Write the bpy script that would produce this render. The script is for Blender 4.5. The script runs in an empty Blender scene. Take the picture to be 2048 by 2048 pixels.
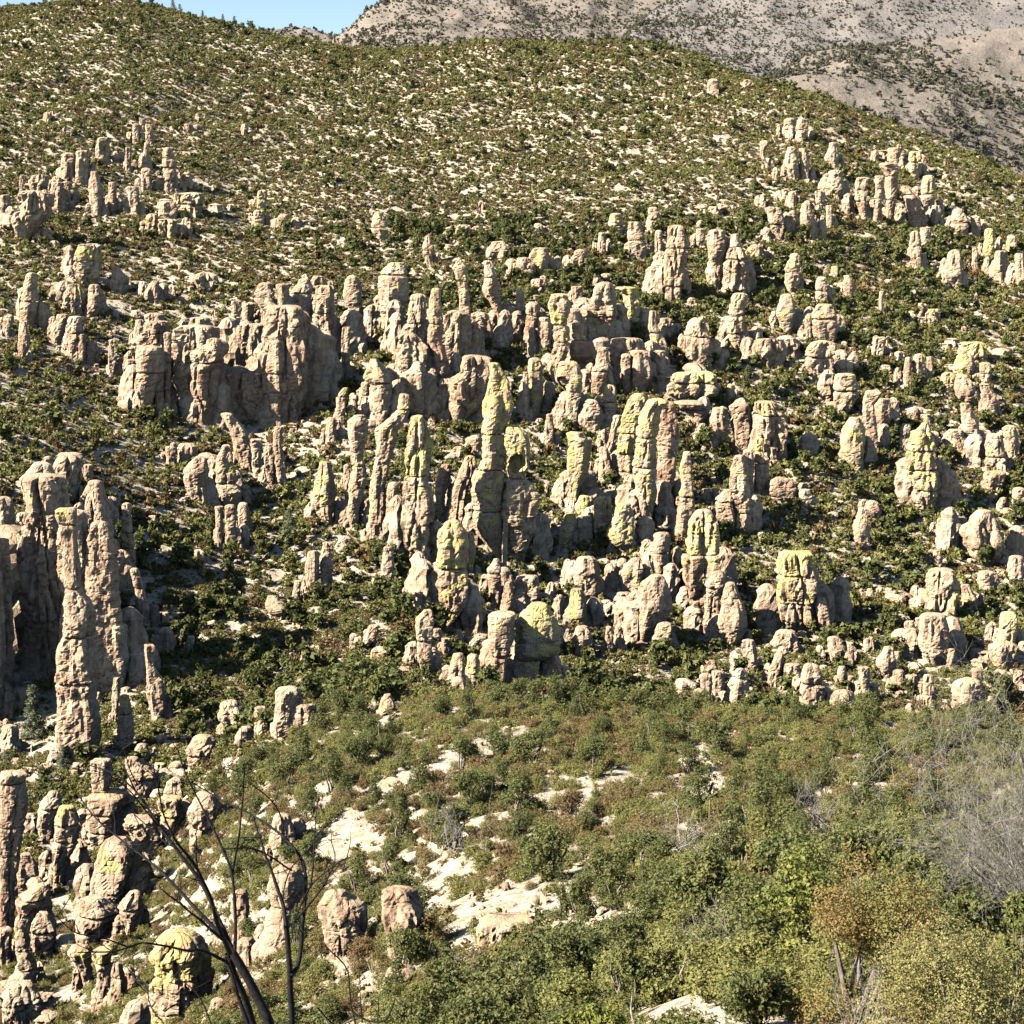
import bpy, math, random
import numpy as np

# ------------------------------------------------------------------ camera
F = 3349.0                      # focal length in photo pixels (photo is 2048 square)
PIT = math.radians(10.0)
CP, SP = math.cos(PIT), math.sin(PIT)
sc = bpy.context.scene
COL = sc.collection
cam_d = bpy.data.cameras.new('camera')
cam_d.sensor_width = cam_d.sensor_height = 36.0
cam_d.angle = 2 * math.atan(1024.0 / F)
cam_d.clip_start, cam_d.clip_end = 0.2, 12000.0
cam = bpy.data.objects.new('camera', cam_d)
cam.rotation_euler = (math.pi / 2 - PIT, 0, 0)
COL.objects.link(cam)
sc.camera = cam

# ------------------------------------------------------------------ light
SUN_EL = math.radians(35.0)
SUN_AZ = math.atan2(-0.95, -0.32)          # direction towards the sun, from +Y clockwise
world = bpy.data.worlds.new('World')
sc.world = world
world.use_nodes = True
wn = world.node_tree
sky = wn.nodes.new('ShaderNodeTexSky')
sky.sky_type = 'NISHITA'
sky.sun_disc = False
sky.sun_elevation = SUN_EL
sky.sun_rotation = SUN_AZ
sky.altitude = 1800
sky.air_density = 1.0
sky.dust_density = 0.5
sky.ozone_density = 1.2
bg = wn.nodes['Background']
bg.inputs['Strength'].default_value = 0.05
wn.links.new(sky.outputs[0], bg.inputs[0])
sun_d = bpy.data.lights.new('sun', 'SUN')
sun_d.energy = 5.0
sun_d.angle = math.radians(0.53)
sun_d.color = (1.0, 0.94, 0.84)
sun = bpy.data.objects.new('sun', sun_d)
to_sun = (math.cos(SUN_EL) * math.sin(SUN_AZ), math.cos(SUN_EL) * math.cos(SUN_AZ), math.sin(SUN_EL))
from mathutils import Vector
sun.rotation_euler = Vector(to_sun).to_track_quat('Z', 'Y').to_euler()
sun.location = (-200, -80, 200)
COL.objects.link(sun)
sc.view_settings.view_transform = 'Standard'
sc.view_settings.look = 'None'
sc.view_settings.gamma = 1.0
sc.view_settings.use_curve_mapping = False
sc.view_settings.exposure = 1.9
sc.cycles.max_bounces = 3
sc.cycles.diffuse_bounces = 0

rng = np.random.default_rng(7)
random.seed(7)

# ------------------------------------------------------------------ projection helpers
def gz(v):                       # height per metre of depth along the ray of picture row v
    yv = 1024.0 - np.asarray(v, float)
    return (-F * SP + yv * CP) / (F * CP + yv * SP)

def qx(v):
    return F * CP + (1024.0 - np.asarray(v, float)) * SP

def proj(x, y, z):               # world -> photo pixel
    d = y * CP - z * SP
    up = y * SP + z * CP
    return 1024 + F * x / d, 1024 - F * up / d

# ------------------------------------------------------------------ noise
def _hash(ix, iy, iz, seed):
    h = (ix * 374761393 + iy * 668265263 + iz * 2147483647 + seed * 1274126177) & 0xFFFFFFFF
    h = ((h ^ (h >> 13)) * 1274126177) & 0xFFFFFFFF
    return h ^ (h >> 16)

_G = rng.normal(size=(256, 3))
_G /= np.linalg.norm(_G, axis=1)[:, None]

def pnoise(p, seed=0):
    i = np.floor(p).astype(np.int64)
    f = p - i
    w = f * f * f * (f * (f * 6 - 15) + 10)
    out = 0
    for dx in (0, 1):
        for dy in (0, 1):
            for dz in (0, 1):
                g = _G[_hash(i[:, 0] + dx, i[:, 1] + dy, i[:, 2] + dz, seed) & 255]
                d = g[:, 0] * (f[:, 0] - dx) + g[:, 1] * (f[:, 1] - dy) + g[:, 2] * (f[:, 2] - dz)
                wx = w[:, 0] if dx else 1 - w[:, 0]
                wy = w[:, 1] if dy else 1 - w[:, 1]
                wz = w[:, 2] if dz else 1 - w[:, 2]
                out = out + d * wx * wy * wz
    return out * 1.6

def fbm(p, octs, seed=0, gain=0.5):
    a, s, t = 1.0, 0, 0
    for o in range(octs):
        s = s + a * pnoise(p * (2.03 ** o), seed + o * 17)
        t += a
        a *= gain
    return s / t

def worley(p, seed=0):
    """distance to the nearest and second nearest scattered point"""
    i = np.floor(p).astype(np.int64)
    f1 = np.full(len(p), 9.0); f2 = f1.copy(); idn = np.zeros(len(p))
    for dx in (-1, 0, 1):
        for dy in (-1, 0, 1):
            for dz in (-1, 0, 1):
                h = _hash(i[:, 0] + dx, i[:, 1] + dy, i[:, 2] + dz, seed)
                c = np.stack([i[:, 0] + dx + (h & 255) / 256.0, i[:, 1] + dy + ((h >> 8) & 255) / 256.0, i[:, 2] + dz + ((h >> 16) & 255) / 256.0], 1)
                d = np.sqrt(((p - c) ** 2).sum(1))
                near = d < f1
                f2 = np.where(near, f1, np.minimum(f2, d))
                idn = np.where(near, ((h >> 5) & 1023) / 1023.0, idn)
                f1 = np.where(near, d, f1)
    return f1, f2, idn

def smooth(e0, e1, x):
    t = np.clip((x - e0) / (e1 - e0), 0, 1)
    return t * t * (3 - 2 * t)

def pchip(xs, ys, x):
    xs, ys = np.asarray(xs, float), np.asarray(ys, float)
    if len(xs) == 2:
        return np.interp(x, xs, ys)
    h = np.diff(xs); d = np.diff(ys) / h
    m = np.zeros_like(xs)
    m[0], m[-1] = d[0], d[-1]
    for k in range(1, len(xs) - 1):
        if d[k - 1] * d[k] > 0:
            w1, w2 = 2 * h[k] + h[k - 1], h[k] + 2 * h[k - 1]
            m[k] = (w1 + w2) / (w1 / d[k - 1] + w2 / d[k])
    x = np.clip(x, xs[0], xs[-1])
    k = np.clip(np.searchsorted(xs, x) - 1, 0, len(xs) - 2)
    t = (x - xs[k]) / h[k]
    return ((1 + 2 * t) * (1 - t) ** 2 * ys[k] + t * (1 - t) ** 2 * h[k] * m[k]
            + t * t * (3 - 2 * t) * ys[k + 1] + t * t * (t - 1) * h[k] * m[k + 1])

# ------------------------------------------------------------------ mesh helpers
def mesh_np(name, verts, faces, mat=None, smooth_shade=True):
    """verts (N,3), faces (M,k) with one k"""
    me = bpy.data.meshes.new(name)
    v = np.asarray(verts, np.float32)
    f = np.asarray(faces, np.int32)
    n, k = f.shape
    me.vertices.add(len(v)); me.vertices.foreach_set('co', v.ravel())
    me.loops.add(n * k); me.loops.foreach_set('vertex_index', f.ravel())
    me.polygons.add(n)
    me.polygons.foreach_set('loop_start', np.arange(0, n * k, k, dtype=np.int32))
    me.polygons.foreach_set('use_smooth', np.full(n, smooth_shade))
    me.update(calc_edges=True)
    if mat:
        me.materials.append(mat)
    return me

def add_obj(name, me, parent=None, **props):
    o = bpy.data.objects.new(name, me)
    COL.objects.link(o)
    if parent is not None:
        o.parent = parent
    for k, val in props.items():
        o[k] = val
    return o

def grid_faces(nr, nc, wrap=False):
    r = np.arange(nr - 1)[:, None]
    c = np.arange(nc if wrap else nc - 1)[None, :]
    c2 = (c + 1) % nc
    a = r * nc + c
    return np.stack([a, r * nc + c2, (r + 1) * nc + c2, (r + 1) * nc + c], -1).reshape(-1, 4)

def tube(path, radii, n=6):
    """swept tube along path -> verts, quads"""
    p = np.asarray(path, float)
    t = np.gradient(p, axis=0)
    t /= np.linalg.norm(t, axis=1)[:, None] + 1e-9
    ref = np.array([0.31, 0.9, 0.3])
    a = np.cross(t, ref); a /= np.linalg.norm(a, axis=1)[:, None] + 1e-9
    b = np.cross(t, a)
    th = np.linspace(0, 2 * math.pi, n, endpoint=False)
    r = np.asarray(radii, float)[:, None, None]
    v = p[:, None, :] + r * (np.cos(th)[None, :, None] * a[:, None, :] + np.sin(th)[None, :, None] * b[:, None, :])
    return v.reshape(-1, 3), grid_faces(len(p), n, True)

def join_parts(parts):
    vs, fs, o = [], [], 0
    for v, f in parts:
        vs.append(v); fs.append(np.asarray(f) + o); o += len(v)
    return np.concatenate(vs), np.concatenate(fs)

# ------------------------------------------------------------------ materials
def new_mat(name):
    m = bpy.data.materials.new(name)
    m.use_nodes = True
    nt = m.node_tree
    b = nt.nodes['Principled BSDF']
    b.inputs['Roughness'].default_value = 0.92
    b.inputs['Specular IOR Level'].default_value = 0.12
    return m, nt, b

class NB:
    def __init__(s, nt): s.nt = nt
    def n(s, t, **kw):
        x = s.nt.nodes.new(t)
        for k, v in kw.items(): setattr(x, k, v)
        return x
    def val(s, x, sock):
        if hasattr(x, 'is_linked') or isinstance(x, bpy.types.NodeSocket):
            s.nt.links.new(x, sock)
        else:
            sock.default_value = x
    def noise(s, vec, scale, detail=3, rough=0.55, dist=0.0):
        x = s.n('ShaderNodeTexNoise')
        s.val(vec, x.inputs['Vector'])
        x.inputs['Scale'].default_value = scale
        x.inputs['Detail'].default_value = detail
        x.inputs['Roughness'].default_value = rough
        x.inputs['Distortion'].default_value = dist
        return x.outputs['Fac']
    def mapv(s, vec, scale, loc=(0, 0, 0)):
        x = s.n('ShaderNodeMapping')
        s.val(vec, x.inputs['Vector'])
        x.inputs['Scale'].default_value = scale
        x.inputs['Location'].default_value = loc
        return x.outputs[0]
    def mix(s, fac, a, b):
        x = s.n('ShaderNodeMix', data_type='RGBA')
        s.val(fac, x.inputs[0])
        for q, sock in ((a, x.inputs[6]), (b, x.inputs[7])):
            s.val(q if not isinstance(q, tuple) else (*q, 1.0), sock)
        return x.outputs[2]
    def math(s, op, a, b=0.0, clamp=False):
        x = s.n('ShaderNodeMath', operation=op, use_clamp=clamp)
        s.val(a, x.inputs[0]); s.val(b, x.inputs[1])
        return x.outputs[0]
    def ramp(s, x, lo, hi, a=0.0, b=1.0):
        m = s.n('ShaderNodeMapRange', interpolation_type='SMOOTHSTEP')
        s.val(x, m.inputs[0])
        s.val(lo, m.inputs[1]); s.val(hi, m.inputs[2])
        m.inputs[3].default_value, m.inputs[4].default_value = a, b
        return m.outputs[0]
    def bump(s, h, strength, dist):
        x = s.n('ShaderNodeBump')
        s.val(h, x.inputs['Height'])
        x.inputs['Strength'].default_value = strength
        x.inputs['Distance'].default_value = dist
        return x.outputs[0]

def rock_material():
    m, nt, b = new_mat('weathered_rhyolite')
    q = NB(nt)
    pos = q.n('ShaderNodeNewGeometry').outputs['Position']
    nor = q.n('ShaderNodeNewGeometry').outputs['Normal']
    oi = q.n('ShaderNodeObjectInfo')
    sep = q.n('ShaderNodeSeparateColor'); nt.links.new(oi.outputs['Color'], sep.inputs[0])
    lich, red, tint = sep.outputs[0], sep.outputs[1], sep.outputs[2]
    big = q.noise(pos, 0.22, 3)
    mid = q.noise(pos, 1.1, 5, 0.6)
    fine = q.noise(pos, 4.5, 4, 0.7)
    strat = q.noise(q.mapv(pos, (0.12, 0.12, 1.1)), 1.0, 4, 0.6, 0.4)
    streak = q.noise(q.mapv(pos, (1.6, 1.6, 0.14)), 1.0, 4, 0.6)
    base = q.mix(q.ramp(mid, 0.36, 0.62), (0.31, 0.205, 0.13), (0.48, 0.34, 0.225))
    base = q.mix(q.ramp(strat, 0.42, 0.68, 0, 0.4), base, (0.54, 0.425, 0.28))
    pale = q.math('MULTIPLY', q.ramp(big, 0.42, 0.66, 0, 0.8), tint)
    base = q.mix(pale, base, (0.56, 0.465, 0.32))
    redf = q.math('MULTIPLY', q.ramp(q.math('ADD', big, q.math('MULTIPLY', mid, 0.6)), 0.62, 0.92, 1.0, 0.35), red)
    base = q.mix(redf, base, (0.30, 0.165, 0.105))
    dark = q.math('MULTIPLY', q.ramp(streak, 0.52, 0.70), q.ramp(fine, 0.3, 0.6))
    base = q.mix(q.math('MULTIPLY', dark, 0.6), base, (0.13, 0.085, 0.065))
    # yellow-green crustose lichen in irregular sheets with horizontal tide lines
    lf = q.math('ADD', q.math('MULTIPLY', q.noise(q.mapv(pos, (0.35, 0.35, 0.5), (31, 7, 3)), 1.0, 4, 0.62), 0.75),
                q.math('MULTIPLY', fine, 0.26))
    th = q.math('SUBTRACT', 0.65, q.math('MULTIPLY', lich, 0.165))
    lm = q.ramp(q.math('SUBTRACT', lf, th), -0.03, 0.05)
    yel = q.mix(q.ramp(fine, 0.35, 0.65), (0.42, 0.34, 0.105), (0.60, 0.485, 0.145))
    base = q.mix(q.math('MULTIPLY', lm, 0.66), base, yel)
    speck = q.ramp(q.noise(pos, 11.0, 3, 0.7), 0.56, 0.72)
    base = q.mix(q.math('MULTIPLY', speck, 0.4), base, (0.15, 0.105, 0.08))
    nt.links.new(base, b.inputs['Base Color'])
    vor = q.n('ShaderNodeTexVoronoi', feature='DISTANCE_TO_EDGE')
    wp = q.n('ShaderNodeVectorMath', operation='ADD'); q.val(q.mapv(pos, (0.62, 0.62, 0.36)), wp.inputs[0])
    nz = q.n('ShaderNodeTexNoise'); q.val(pos, nz.inputs['Vector']); nz.inputs['Scale'].default_value = 0.9
    ns = q.n('ShaderNodeVectorMath', operation='SCALE'); q.val(nz.outputs['Color'], ns.inputs[0]); ns.inputs['Scale'].default_value = 0.55
    q.val(ns.outputs[0], wp.inputs[1]); q.val(wp.outputs[0], vor.inputs['Vector']); vor.inputs['Scale'].default_value = 1.0
    crack = q.ramp(vor.outputs['Distance'], 0.0, 0.07)
    h = q.math('ADD', q.math('MULTIPLY', q.noise(pos, 0.75, 8, 0.72), 1.5), q.math('MULTIPLY', crack, 0.28))
    h = q.math('ADD', h, q.math('MULTIPLY', strat, 0.35))
    nt.links.new(q.bump(h, 0.8, 0.42), b.inputs['Normal'])
    return m

def ground_material(name, soil_a, soil_b, grass, dark, kf, streak=False):
    m, nt, b = new_mat(name)
    q = NB(nt)
    pos = q.n('ShaderNodeNewGeometry').outputs['Position']
    big = q.noise(pos, 0.035 * kf, 4)
    mid = q.noise(pos, 0.28 * kf, 5, 0.62)
    fine = q.noise(pos, 1.5 * kf, 5, 0.7)
    tiny = q.noise(pos, 5.0 * kf, 3, 0.7)
    base = q.mix(q.ramp(mid, 0.4, 0.62), soil_a, soil_b)
    g = q.math('MULTIPLY', q.ramp(fine, 0.47, 0.60), q.ramp(big, 0.36, 0.56, 0.25, 0.9))
    base = q.mix(g, base, grass)
    base = q.mix(q.ramp(tiny, 0.56 if kf == 1.0 else 0.46, 0.70 if kf == 1.0 else 0.60, 0, 0.75), base, dark)
    if streak:
        st = q.noise(q.mapv(pos, (0.02, 0.012, 0.05)), 1.0, 5, 0.6)
        base = q.mix(q.ramp(st, 0.45, 0.62, 0, 0.6), base, dark)
    nt.links.new(base, b.inputs['Base Color'])
    h = q.math('ADD', q.math('MULTIPLY', fine, 0.6), q.math('MULTIPLY', mid, 0.8))
    nt.links.new(q.bump(h, 0.9, 0.6 / kf), b.inputs['Normal'])
    return m

def leaf_material(name, cols, dry=None, dry_amt=0.0, trans=0.0):
    """per-plant and per-place variation of the leaf colour"""
    m, nt, b = new_mat(name)
    q = NB(nt)
    pos = q.n('ShaderNodeNewGeometry').outputs['Position']
    oi = q.n('ShaderNodeObjectInfo')
    c = q.mix(oi.outputs['Random'], cols[0], cols[1])
    c = q.mix(q.ramp(q.noise(pos, 2.2, 2), 0.35, 0.7), c, cols[2])
    if dry:
        place = q.noise(pos, 0.05, 2)
        f = q.ramp(q.math('ADD', place, q.math('MULTIPLY', oi.outputs['Random'], 0.5)), 0.98 - dry_amt, 1.1 - dry_amt)
        c = q.mix(f, c, dry)
    nt.links.new(c, b.inputs['Base Color'])
    b.inputs['Roughness'].default_value = 0.6
    b.inputs['Specular IOR Level'].default_value = 0.2
    tr = q.n('ShaderNodeBsdfTranslucent'); nt.links.new(c, tr.inputs['Color'])
    mx = q.n('ShaderNodeMixShader'); mx.inputs[0].default_value = 0.3
    nt.links.new(b.outputs[0], mx.inputs[1]); nt.links.new(tr.outputs[0], mx.inputs[2])
    nt.links.new(mx.outputs[0], nt.nodes['Material Output'].inputs['Surface'])
    return m

def plain_mat(name, a, bcol, scale, rough=0.9, bump=0.4, bd=0.05):
    m, nt, b = new_mat(name)
    q = NB(nt)
    pos = q.n('ShaderNodeNewGeometry').outputs['Position']
    n = q.noise(pos, scale, 4, 0.65)
    nt.links.new(q.mix(q.ramp(n, 0.35, 0.65), a, bcol), b.inputs['Base Color'])
    nt.links.new(q.bump(n, bump, bd), b.inputs['Normal'])
    b.inputs['Roughness'].default_value = rough
    return m

M_ROCK = rock_material()
M_SOIL = ground_material('pale_gravel_soil', (0.34, 0.275, 0.21), (0.44, 0.37, 0.29), (0.225, 0.195, 0.105), (0.15, 0.115, 0.07), 1.0)
M_MTN = ground_material('dry_mountain_slope', (0.175, 0.145, 0.118), (0.22, 0.185, 0.15), (0.13, 0.112, 0.088), (0.11, 0.095, 0.08), 0.36)
M_MTN2 = ground_material('burnt_grey_slope', (0.18, 0.158, 0.138), (0.22, 0.193, 0.165), (0.135, 0.12, 0.11), (0.11, 0.10, 0.098), 0.40, True)
M_LEAF = leaf_material('scrub_oak_leaf', ((0.14, 0.138, 0.036), (0.175, 0.168, 0.047), (0.225, 0.212, 0.07)), (0.18, 0.12, 0.05), 0.15)
M_JUN = leaf_material('juniper_leaf', ((0.08, 0.095, 0.03), (0.11, 0.12, 0.036), (0.15, 0.15, 0.05)))
M_DRY = leaf_material('manzanita_leaf', ((0.17, 0.125, 0.042), (0.15, 0.135, 0.045), (0.20, 0.145, 0.06)))
M_GRASS = leaf_material('dry_grass_blade', ((0.40, 0.33, 0.17), (0.33, 0.28, 0.13), (0.46, 0.40, 0.22)))
M_BARK = plain_mat('grey_bark', (0.13, 0.10, 0.08), (0.24, 0.20, 0.165), 9.0)
M_CHAR = plain_mat('charred_bark', (0.006, 0.0055, 0.006), (0.016, 0.014, 0.014), 30.0, 0.75, 0.5, 0.01)
M_GREY = plain_mat('bleached_twig', (0.13, 0.115, 0.10), (0.27, 0.24, 0.205), 14.0)
M_PALEW = plain_mat('bleached_deadwood', (0.5, 0.46, 0.40), (0.62, 0.58, 0.52), 18.0)
# ------------------------------------------------------------------ hillside
# per bearing: ground height as (distance, picture row the ground would meet at that distance)
def prof(s):
    return [tuple(float(a) for a in t.split(':')) for t in s.split()]
PROF = {
 -700: prof('15:2400 30:2340 50:2240 75:2140 100:2040 130:1850 160:1690 190:1580 210:1510 230:1360 250:1190 270:1030 290:940 320:840 350:740 380:640 420:540 460:450 500:370 560:260 620:170 700:80 760:60 800:70 900:160'),
 0:    prof('15:2500 30:2350 50:2250 75:2150 100:2050 130:1850 160:1680 190:1550 208:1500 225:1360 242:1180 258:1020 275:935 305:840 335:740 365:640 410:540 450:450 500:370 560:260 620:170 700:70 760:33 800:45 900:140'),
 256:  prof('15:2420 30:2280 50:2180 75:2080 100:1960 130:1790 160:1640 185:1530 205:1460 222:1370 238:1270 255:1160 272:1060 290:970 310:890 335:810 355:740 380:650 420:545 460:455 500:370 560:255 620:150 690:30 730:-6 800:20 900:140'),
 400:  prof('15:2380 30:2240 50:2130 75:1990 100:1830 130:1660 155:1560 185:1500 205:1440 222:1360 240:1280 258:1180 276:1080 294:990 315:900 335:830 355:765 380:670 420:560 460:465 500:380 560:270 620:170 690:55 725:30 800:60 900:160'),
 512:  prof('15:2350 30:2200 50:2080 75:1900 100:1700 130:1540 150:1460 170:1462 190:1440 210:1395 230:1320 250:1230 270:1130 290:1040 310:950 330:870 350:790 380:680 420:570 460:480 500:400 560:290 620:190 680:84 720:63 800:110 900:200'),
 768:  prof('15:2320 30:2140 50:1980 75:1790 100:1610 130:1460 150:1400 165:1385 185:1390 205:1365 225:1300 245:1220 265:1130 285:1050 305:960 325:870 345:780 365:700 390:625 420:560 460:475 500:400 560:290 620:195 680:112 720:105 800:160 900:240'),
 1024: prof('15:2300 30:2080 50:1880 75:1680 100:1530 130:1415 145:1385 170:1440 200:1430 220:1400 240:1330 260:1230 280:1130 300:1020 320:920 340:820 360:720 380:640 420:540 460:460 500:385 560:270 620:165 680:87 720:92 800:160 900:240'),
 1280: prof('15:2230 20:2090 30:1960 50:1790 75:1640 100:1510 130:1425 145:1405 170:1460 200:1450 220:1405 240:1345 260:1250 280:1150 300:1040 320:940 340:840 360:750 380:670 420:550 460:455 500:370 560:255 620:150 670:87 720:105 800:200 900:300'),
 1536: prof('10:2480 15:2150 20:2010 30:1885 50:1735 75:1610 100:1490 130:1420 145:1410 170:1480 200:1470 220:1420 240:1360 260:1270 280:1170 300:1060 320:960 340:870 360:780 380:700 420:560 460:450 500:350 560:235 605:172 650:200 720:280 800:400'),
 1792: prof('10:2440 15:2120 20:1990 30:1870 50:1735 75:1620 100:1510 130:1450 145:1440 170:1500 200:1480 220:1425 240:1360 260:1275 280:1180 300:1080 320:980 340:890 360:805 380:725 420:595 460:490 500:395 545:305 580:265 620:290 700:390 800:500'),
 2048: prof('10:2430 15:2110 20:1980 30:1870 50:1735 75:1640 100:1540 130:1490 145:1480 170:1540 200:1500 220:1430 240:1360 260:1280 280:1190 300:1090 320:990 340:900 360:820 380:740 420:620 460:520 500:440 550:370 590:390 650:450 720:560 800:660'),
 2750: prof('10:2430 15:2110 20:1980 30:1870 50:1735 75:1640 100:1540 130:1490 145:1480 170:1540 200:1500 220:1430 240:1360 260:1280 280:1190 300:1090 320:1000 340:920 360:860 380:800 420:720 460:650 500:600 550:570 590:580 650:620 720:680 800:760'),
}
YG = np.concatenate([np.linspace(1.5, 15, 40), np.linspace(15, 150, 240)[1:], np.linspace(150, 900, 760)[1:]])
UC = np.array(sorted(PROF))
ZC = []
for u in UC:
    pr = PROF[u]
    ys = [1.5, 5.0] + [p[0] for p in pr] + ([900.0] if pr[-1][0] < 900 else [])
    zs = [-1.75, -2.9] + [p[0] * float(gz(p[1])) for p in pr]
    if pr[-1][0] < 900: zs.append(zs[-1] - 40)
    ZC.append(pchip(ys, zs, YG))
ZC = np.array(ZC)
UF = np.linspace(-700, 2750, 346)
ZT = np.stack([pchip(UC, ZC[:, k], UF) for k in range(len(YG))], 1)
# soften the creases between the bearings
for _ in range(10):
    Zp = np.pad(ZT, ((1, 1), (0, 0)), 'edge')
    ZT = 0.25 * Zp[:-2] + 0.5 * Zp[1:-1] + 0.25 * Zp[2:]

def base_h(x, y):
    u = np.clip(1024 + F * CP * x / np.maximum(y, 1.0), UF[0], UF[-1] - 1e-6)
    fu = (u - UF[0]) / (UF[1] - UF[0]); iu = fu.astype(int); fu = fu - iu
    iy = np.clip(np.searchsorted(YG, y) - 1, 0, len(YG) - 2)
    fy = np.clip((y - YG[iy]) / (YG[iy + 1] - YG[iy]), 0, 1)
    a = ZT[iu, iy] * (1 - fy) + ZT[iu, iy + 1] * fy
    b = ZT[np.minimum(iu + 1, len(UF) - 1), iy] * (1 - fy) + ZT[np.minimum(iu + 1, len(UF) - 1), iy + 1] * fy
    return a * (1 - fu) + b * fu

def height(x, y):
    x, y = np.broadcast_arrays(np.asarray(x, float), np.asarray(y, float))
    sh = x.shape
    x, y = x.ravel(), y.ravel()
    p = np.stack([x, y, np.zeros_like(x)], 1)
    k = smooth(8, 120, y)
    n = 2.2 * pnoise(p / 34.0, 1) + 1.0 * pnoise(p / 11.0, 2) + 0.55 * pnoise(p / 4.3, 3) * (0.3 + 0.7 * k)
    n2 = 0.22 * pnoise(p / 1.7, 4)
    far = smooth(380, 600, y)
    z = base_h(x, y) + k * n * (0.75 + 0.5 * far) + n2 * (0.25 + 0.75 * k)
    # small rock ledges that step the slope
    led = pnoise(p * np.array([0.10, 0.16, 1]) + 9.1, 8)
    zz = z / 1.35 + 1.4 * led
    fr = zz - np.floor(zz)
    step = (smooth(0.55, 0.95, fr) - fr) * 1.35
    z = z + step * k * 0.5 * smooth(0.0, 0.35, pnoise(p / 17.0, 12) + 0.12)
    return z.reshape(sh)

def ray_hit(u, v, ymin=170.0, ymax=880.0, n=1500):
    """where the sight line through photo pixel (u,v) meets the ground beyond ymin"""
    y = np.linspace(ymin, ymax, n)
    x = y * (u - 1024.0) / float(qx(v))
    d = height(x, y) - y * float(gz(v))
    k = np.argmax(d >= 0)
    if d[k] < 0:
        return None
    if k == 0:
        k = 1
    t = np.clip(-d[k - 1] / (d[k] - d[k - 1] + 1e-9), 0, 1)
    return float(x[k - 1] + (x[k] - x[k - 1]) * t), float(y[k - 1] + (y[k] - y[k - 1]) * t)

ycoords = np.concatenate([1.5 * (12 / 1.5) ** np.linspace(0, 1, 24), 12 * (130 / 12.0) ** np.linspace(0, 1, 190)[1:],
                          np.linspace(130, 460, 300)[1:], np.linspace(460, 760, 170)[1:], np.linspace(760, 900, 14)[1:]])
ucoords = np.concatenate([np.linspace(-690, -60, 40), np.linspace(-60, 2110, 620)[1:], np.linspace(2110, 2740, 40)[1:]])
SX, YY = np.meshgrid((ucoords - 1024) / (F * CP), ycoords)
XX = SX * YY
ZZ = height(XX, YY)
hill = add_obj('hillside', mesh_np('hillside', np.stack([XX, YY, ZZ], -1).reshape(-1, 3), grid_faces(*XX.shape), M_SOIL), kind='structure')

# ------------------------------------------------------------------ mountains beyond
def mountain(name, tab, amp, mat, nu=170, nr=130, seed=0, rough=1.0):
    us = np.array(sorted(tab)); n = len(next(iter(tab.values())))
    yk = np.array([[p[0] for p in tab[u]] for u in us]); zk = np.array([[p[0] * float(gz(p[1])) for p in tab[u]] for u in us])
    uf = np.linspace(us[0], us[-1], nu)
    t = np.linspace(0, n - 1, nr)
    Yf = np.array([pchip(us, yk[:, k], uf) for k in range(n)]); Zf = np.array([pchip(us, zk[:, k], uf) for k in range(n)])
    Y = np.array([np.interp(t, range(n), Yf[:, j]) for j in range(nu)]).T
    Z = np.array([pchip(range(n), Zf[:, j], t) for j in range(nu)]).T
    X = Y * (uf - 1024) / (F * CP)
    p = np.stack([X.ravel(), Y.ravel(), Z.ravel() * 0], 1)
    r1 = 1 - 2 * np.abs(pnoise(p / (amp * 7), seed + 3))
    dz = amp * (0.8 * pnoise(p / (amp * 9), seed) + 0.55 * r1 + 0.3 * rough * fbm(p / (amp * 1.6), 3, seed + 7))
    edge = np.minimum(1, np.minimum(t, (n - 1) - t) / 0.6)[:, None] * np.ones((1, nu))
    Z = Z + dz.reshape(Z.shape) * (0.35 + 0.65 * edge)
    o = add_obj(name, mesh_np(name, np.stack([X, Y, Z], -1).reshape(-1, 3), grid_faces(*X.shape), mat), kind='structure')
    return X, Y, Z
MT = {}
MT['peak'] = mountain('mountain', {
    480: [(1150, 420), (1350, 330), (1550, 300), (1800, 420)],
    600: [(1150, 330), (1350, 230), (1550, 190), (1800, 330)],
    650: [(1150, 290), (1350, 175), (1550, 128), (1800, 280)],
    700: [(1150, 260), (1350, 140), (1560, 84), (1850, 260)],
    760: [(1150, 230), (1370, 110), (1600, 36), (1900, 240)],
    830: [(1150, 230), (1400, 90), (1650, -6), (1950, 220)],
    950: [(1150, 240), (1400, 90), (1700, -40), (2000, 200)],
    1100: [(1150, 260), (1400, 90), (1700, -34), (2000, 200)],
    1240: [(1150, 280), (1400, 100), (1700, -8), (2000, 200)],
    1340: [(1150, 280), (1400, 90), (1700, -18), (2000, 200)],
    1600: [(1150, 280), (1400, 60), (1700, -90), (2000, 100)],
    2300: [(1150, 300), (1400, 0), (1700, -200), (2000, 0)]}, 9.0, M_MTN, 240, 170, 40, 1.5)
MT['slope'] = mountain('mountain', {
    1120: [(820, 420), (950, 330), (1080, 300), (1250, 450)],
    1200: [(820, 360), (950, 200), (1100, 150), (1250, 380)],
    1260: [(820, 330), (960, 150), (1120, 60), (1300, 300)],
    1330: [(820, 310), (980, 130), (1180, 8), (1350, 250)],
    1450: [(820, 330), (1000, 110), (1250, -70), (1450, 160)],
    1700: [(820, 400), (1000, 120), (1250, -200), (1450, 0)],
    2048: [(820, 480), (1000, 150), (1250, -250), (1450, -100)],
    2800: [(820, 560), (1000, 200), (1250, -250), (1450, -100)]}, 5.0, M_MTN2, 170, 130, 71, 0.7)
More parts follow.
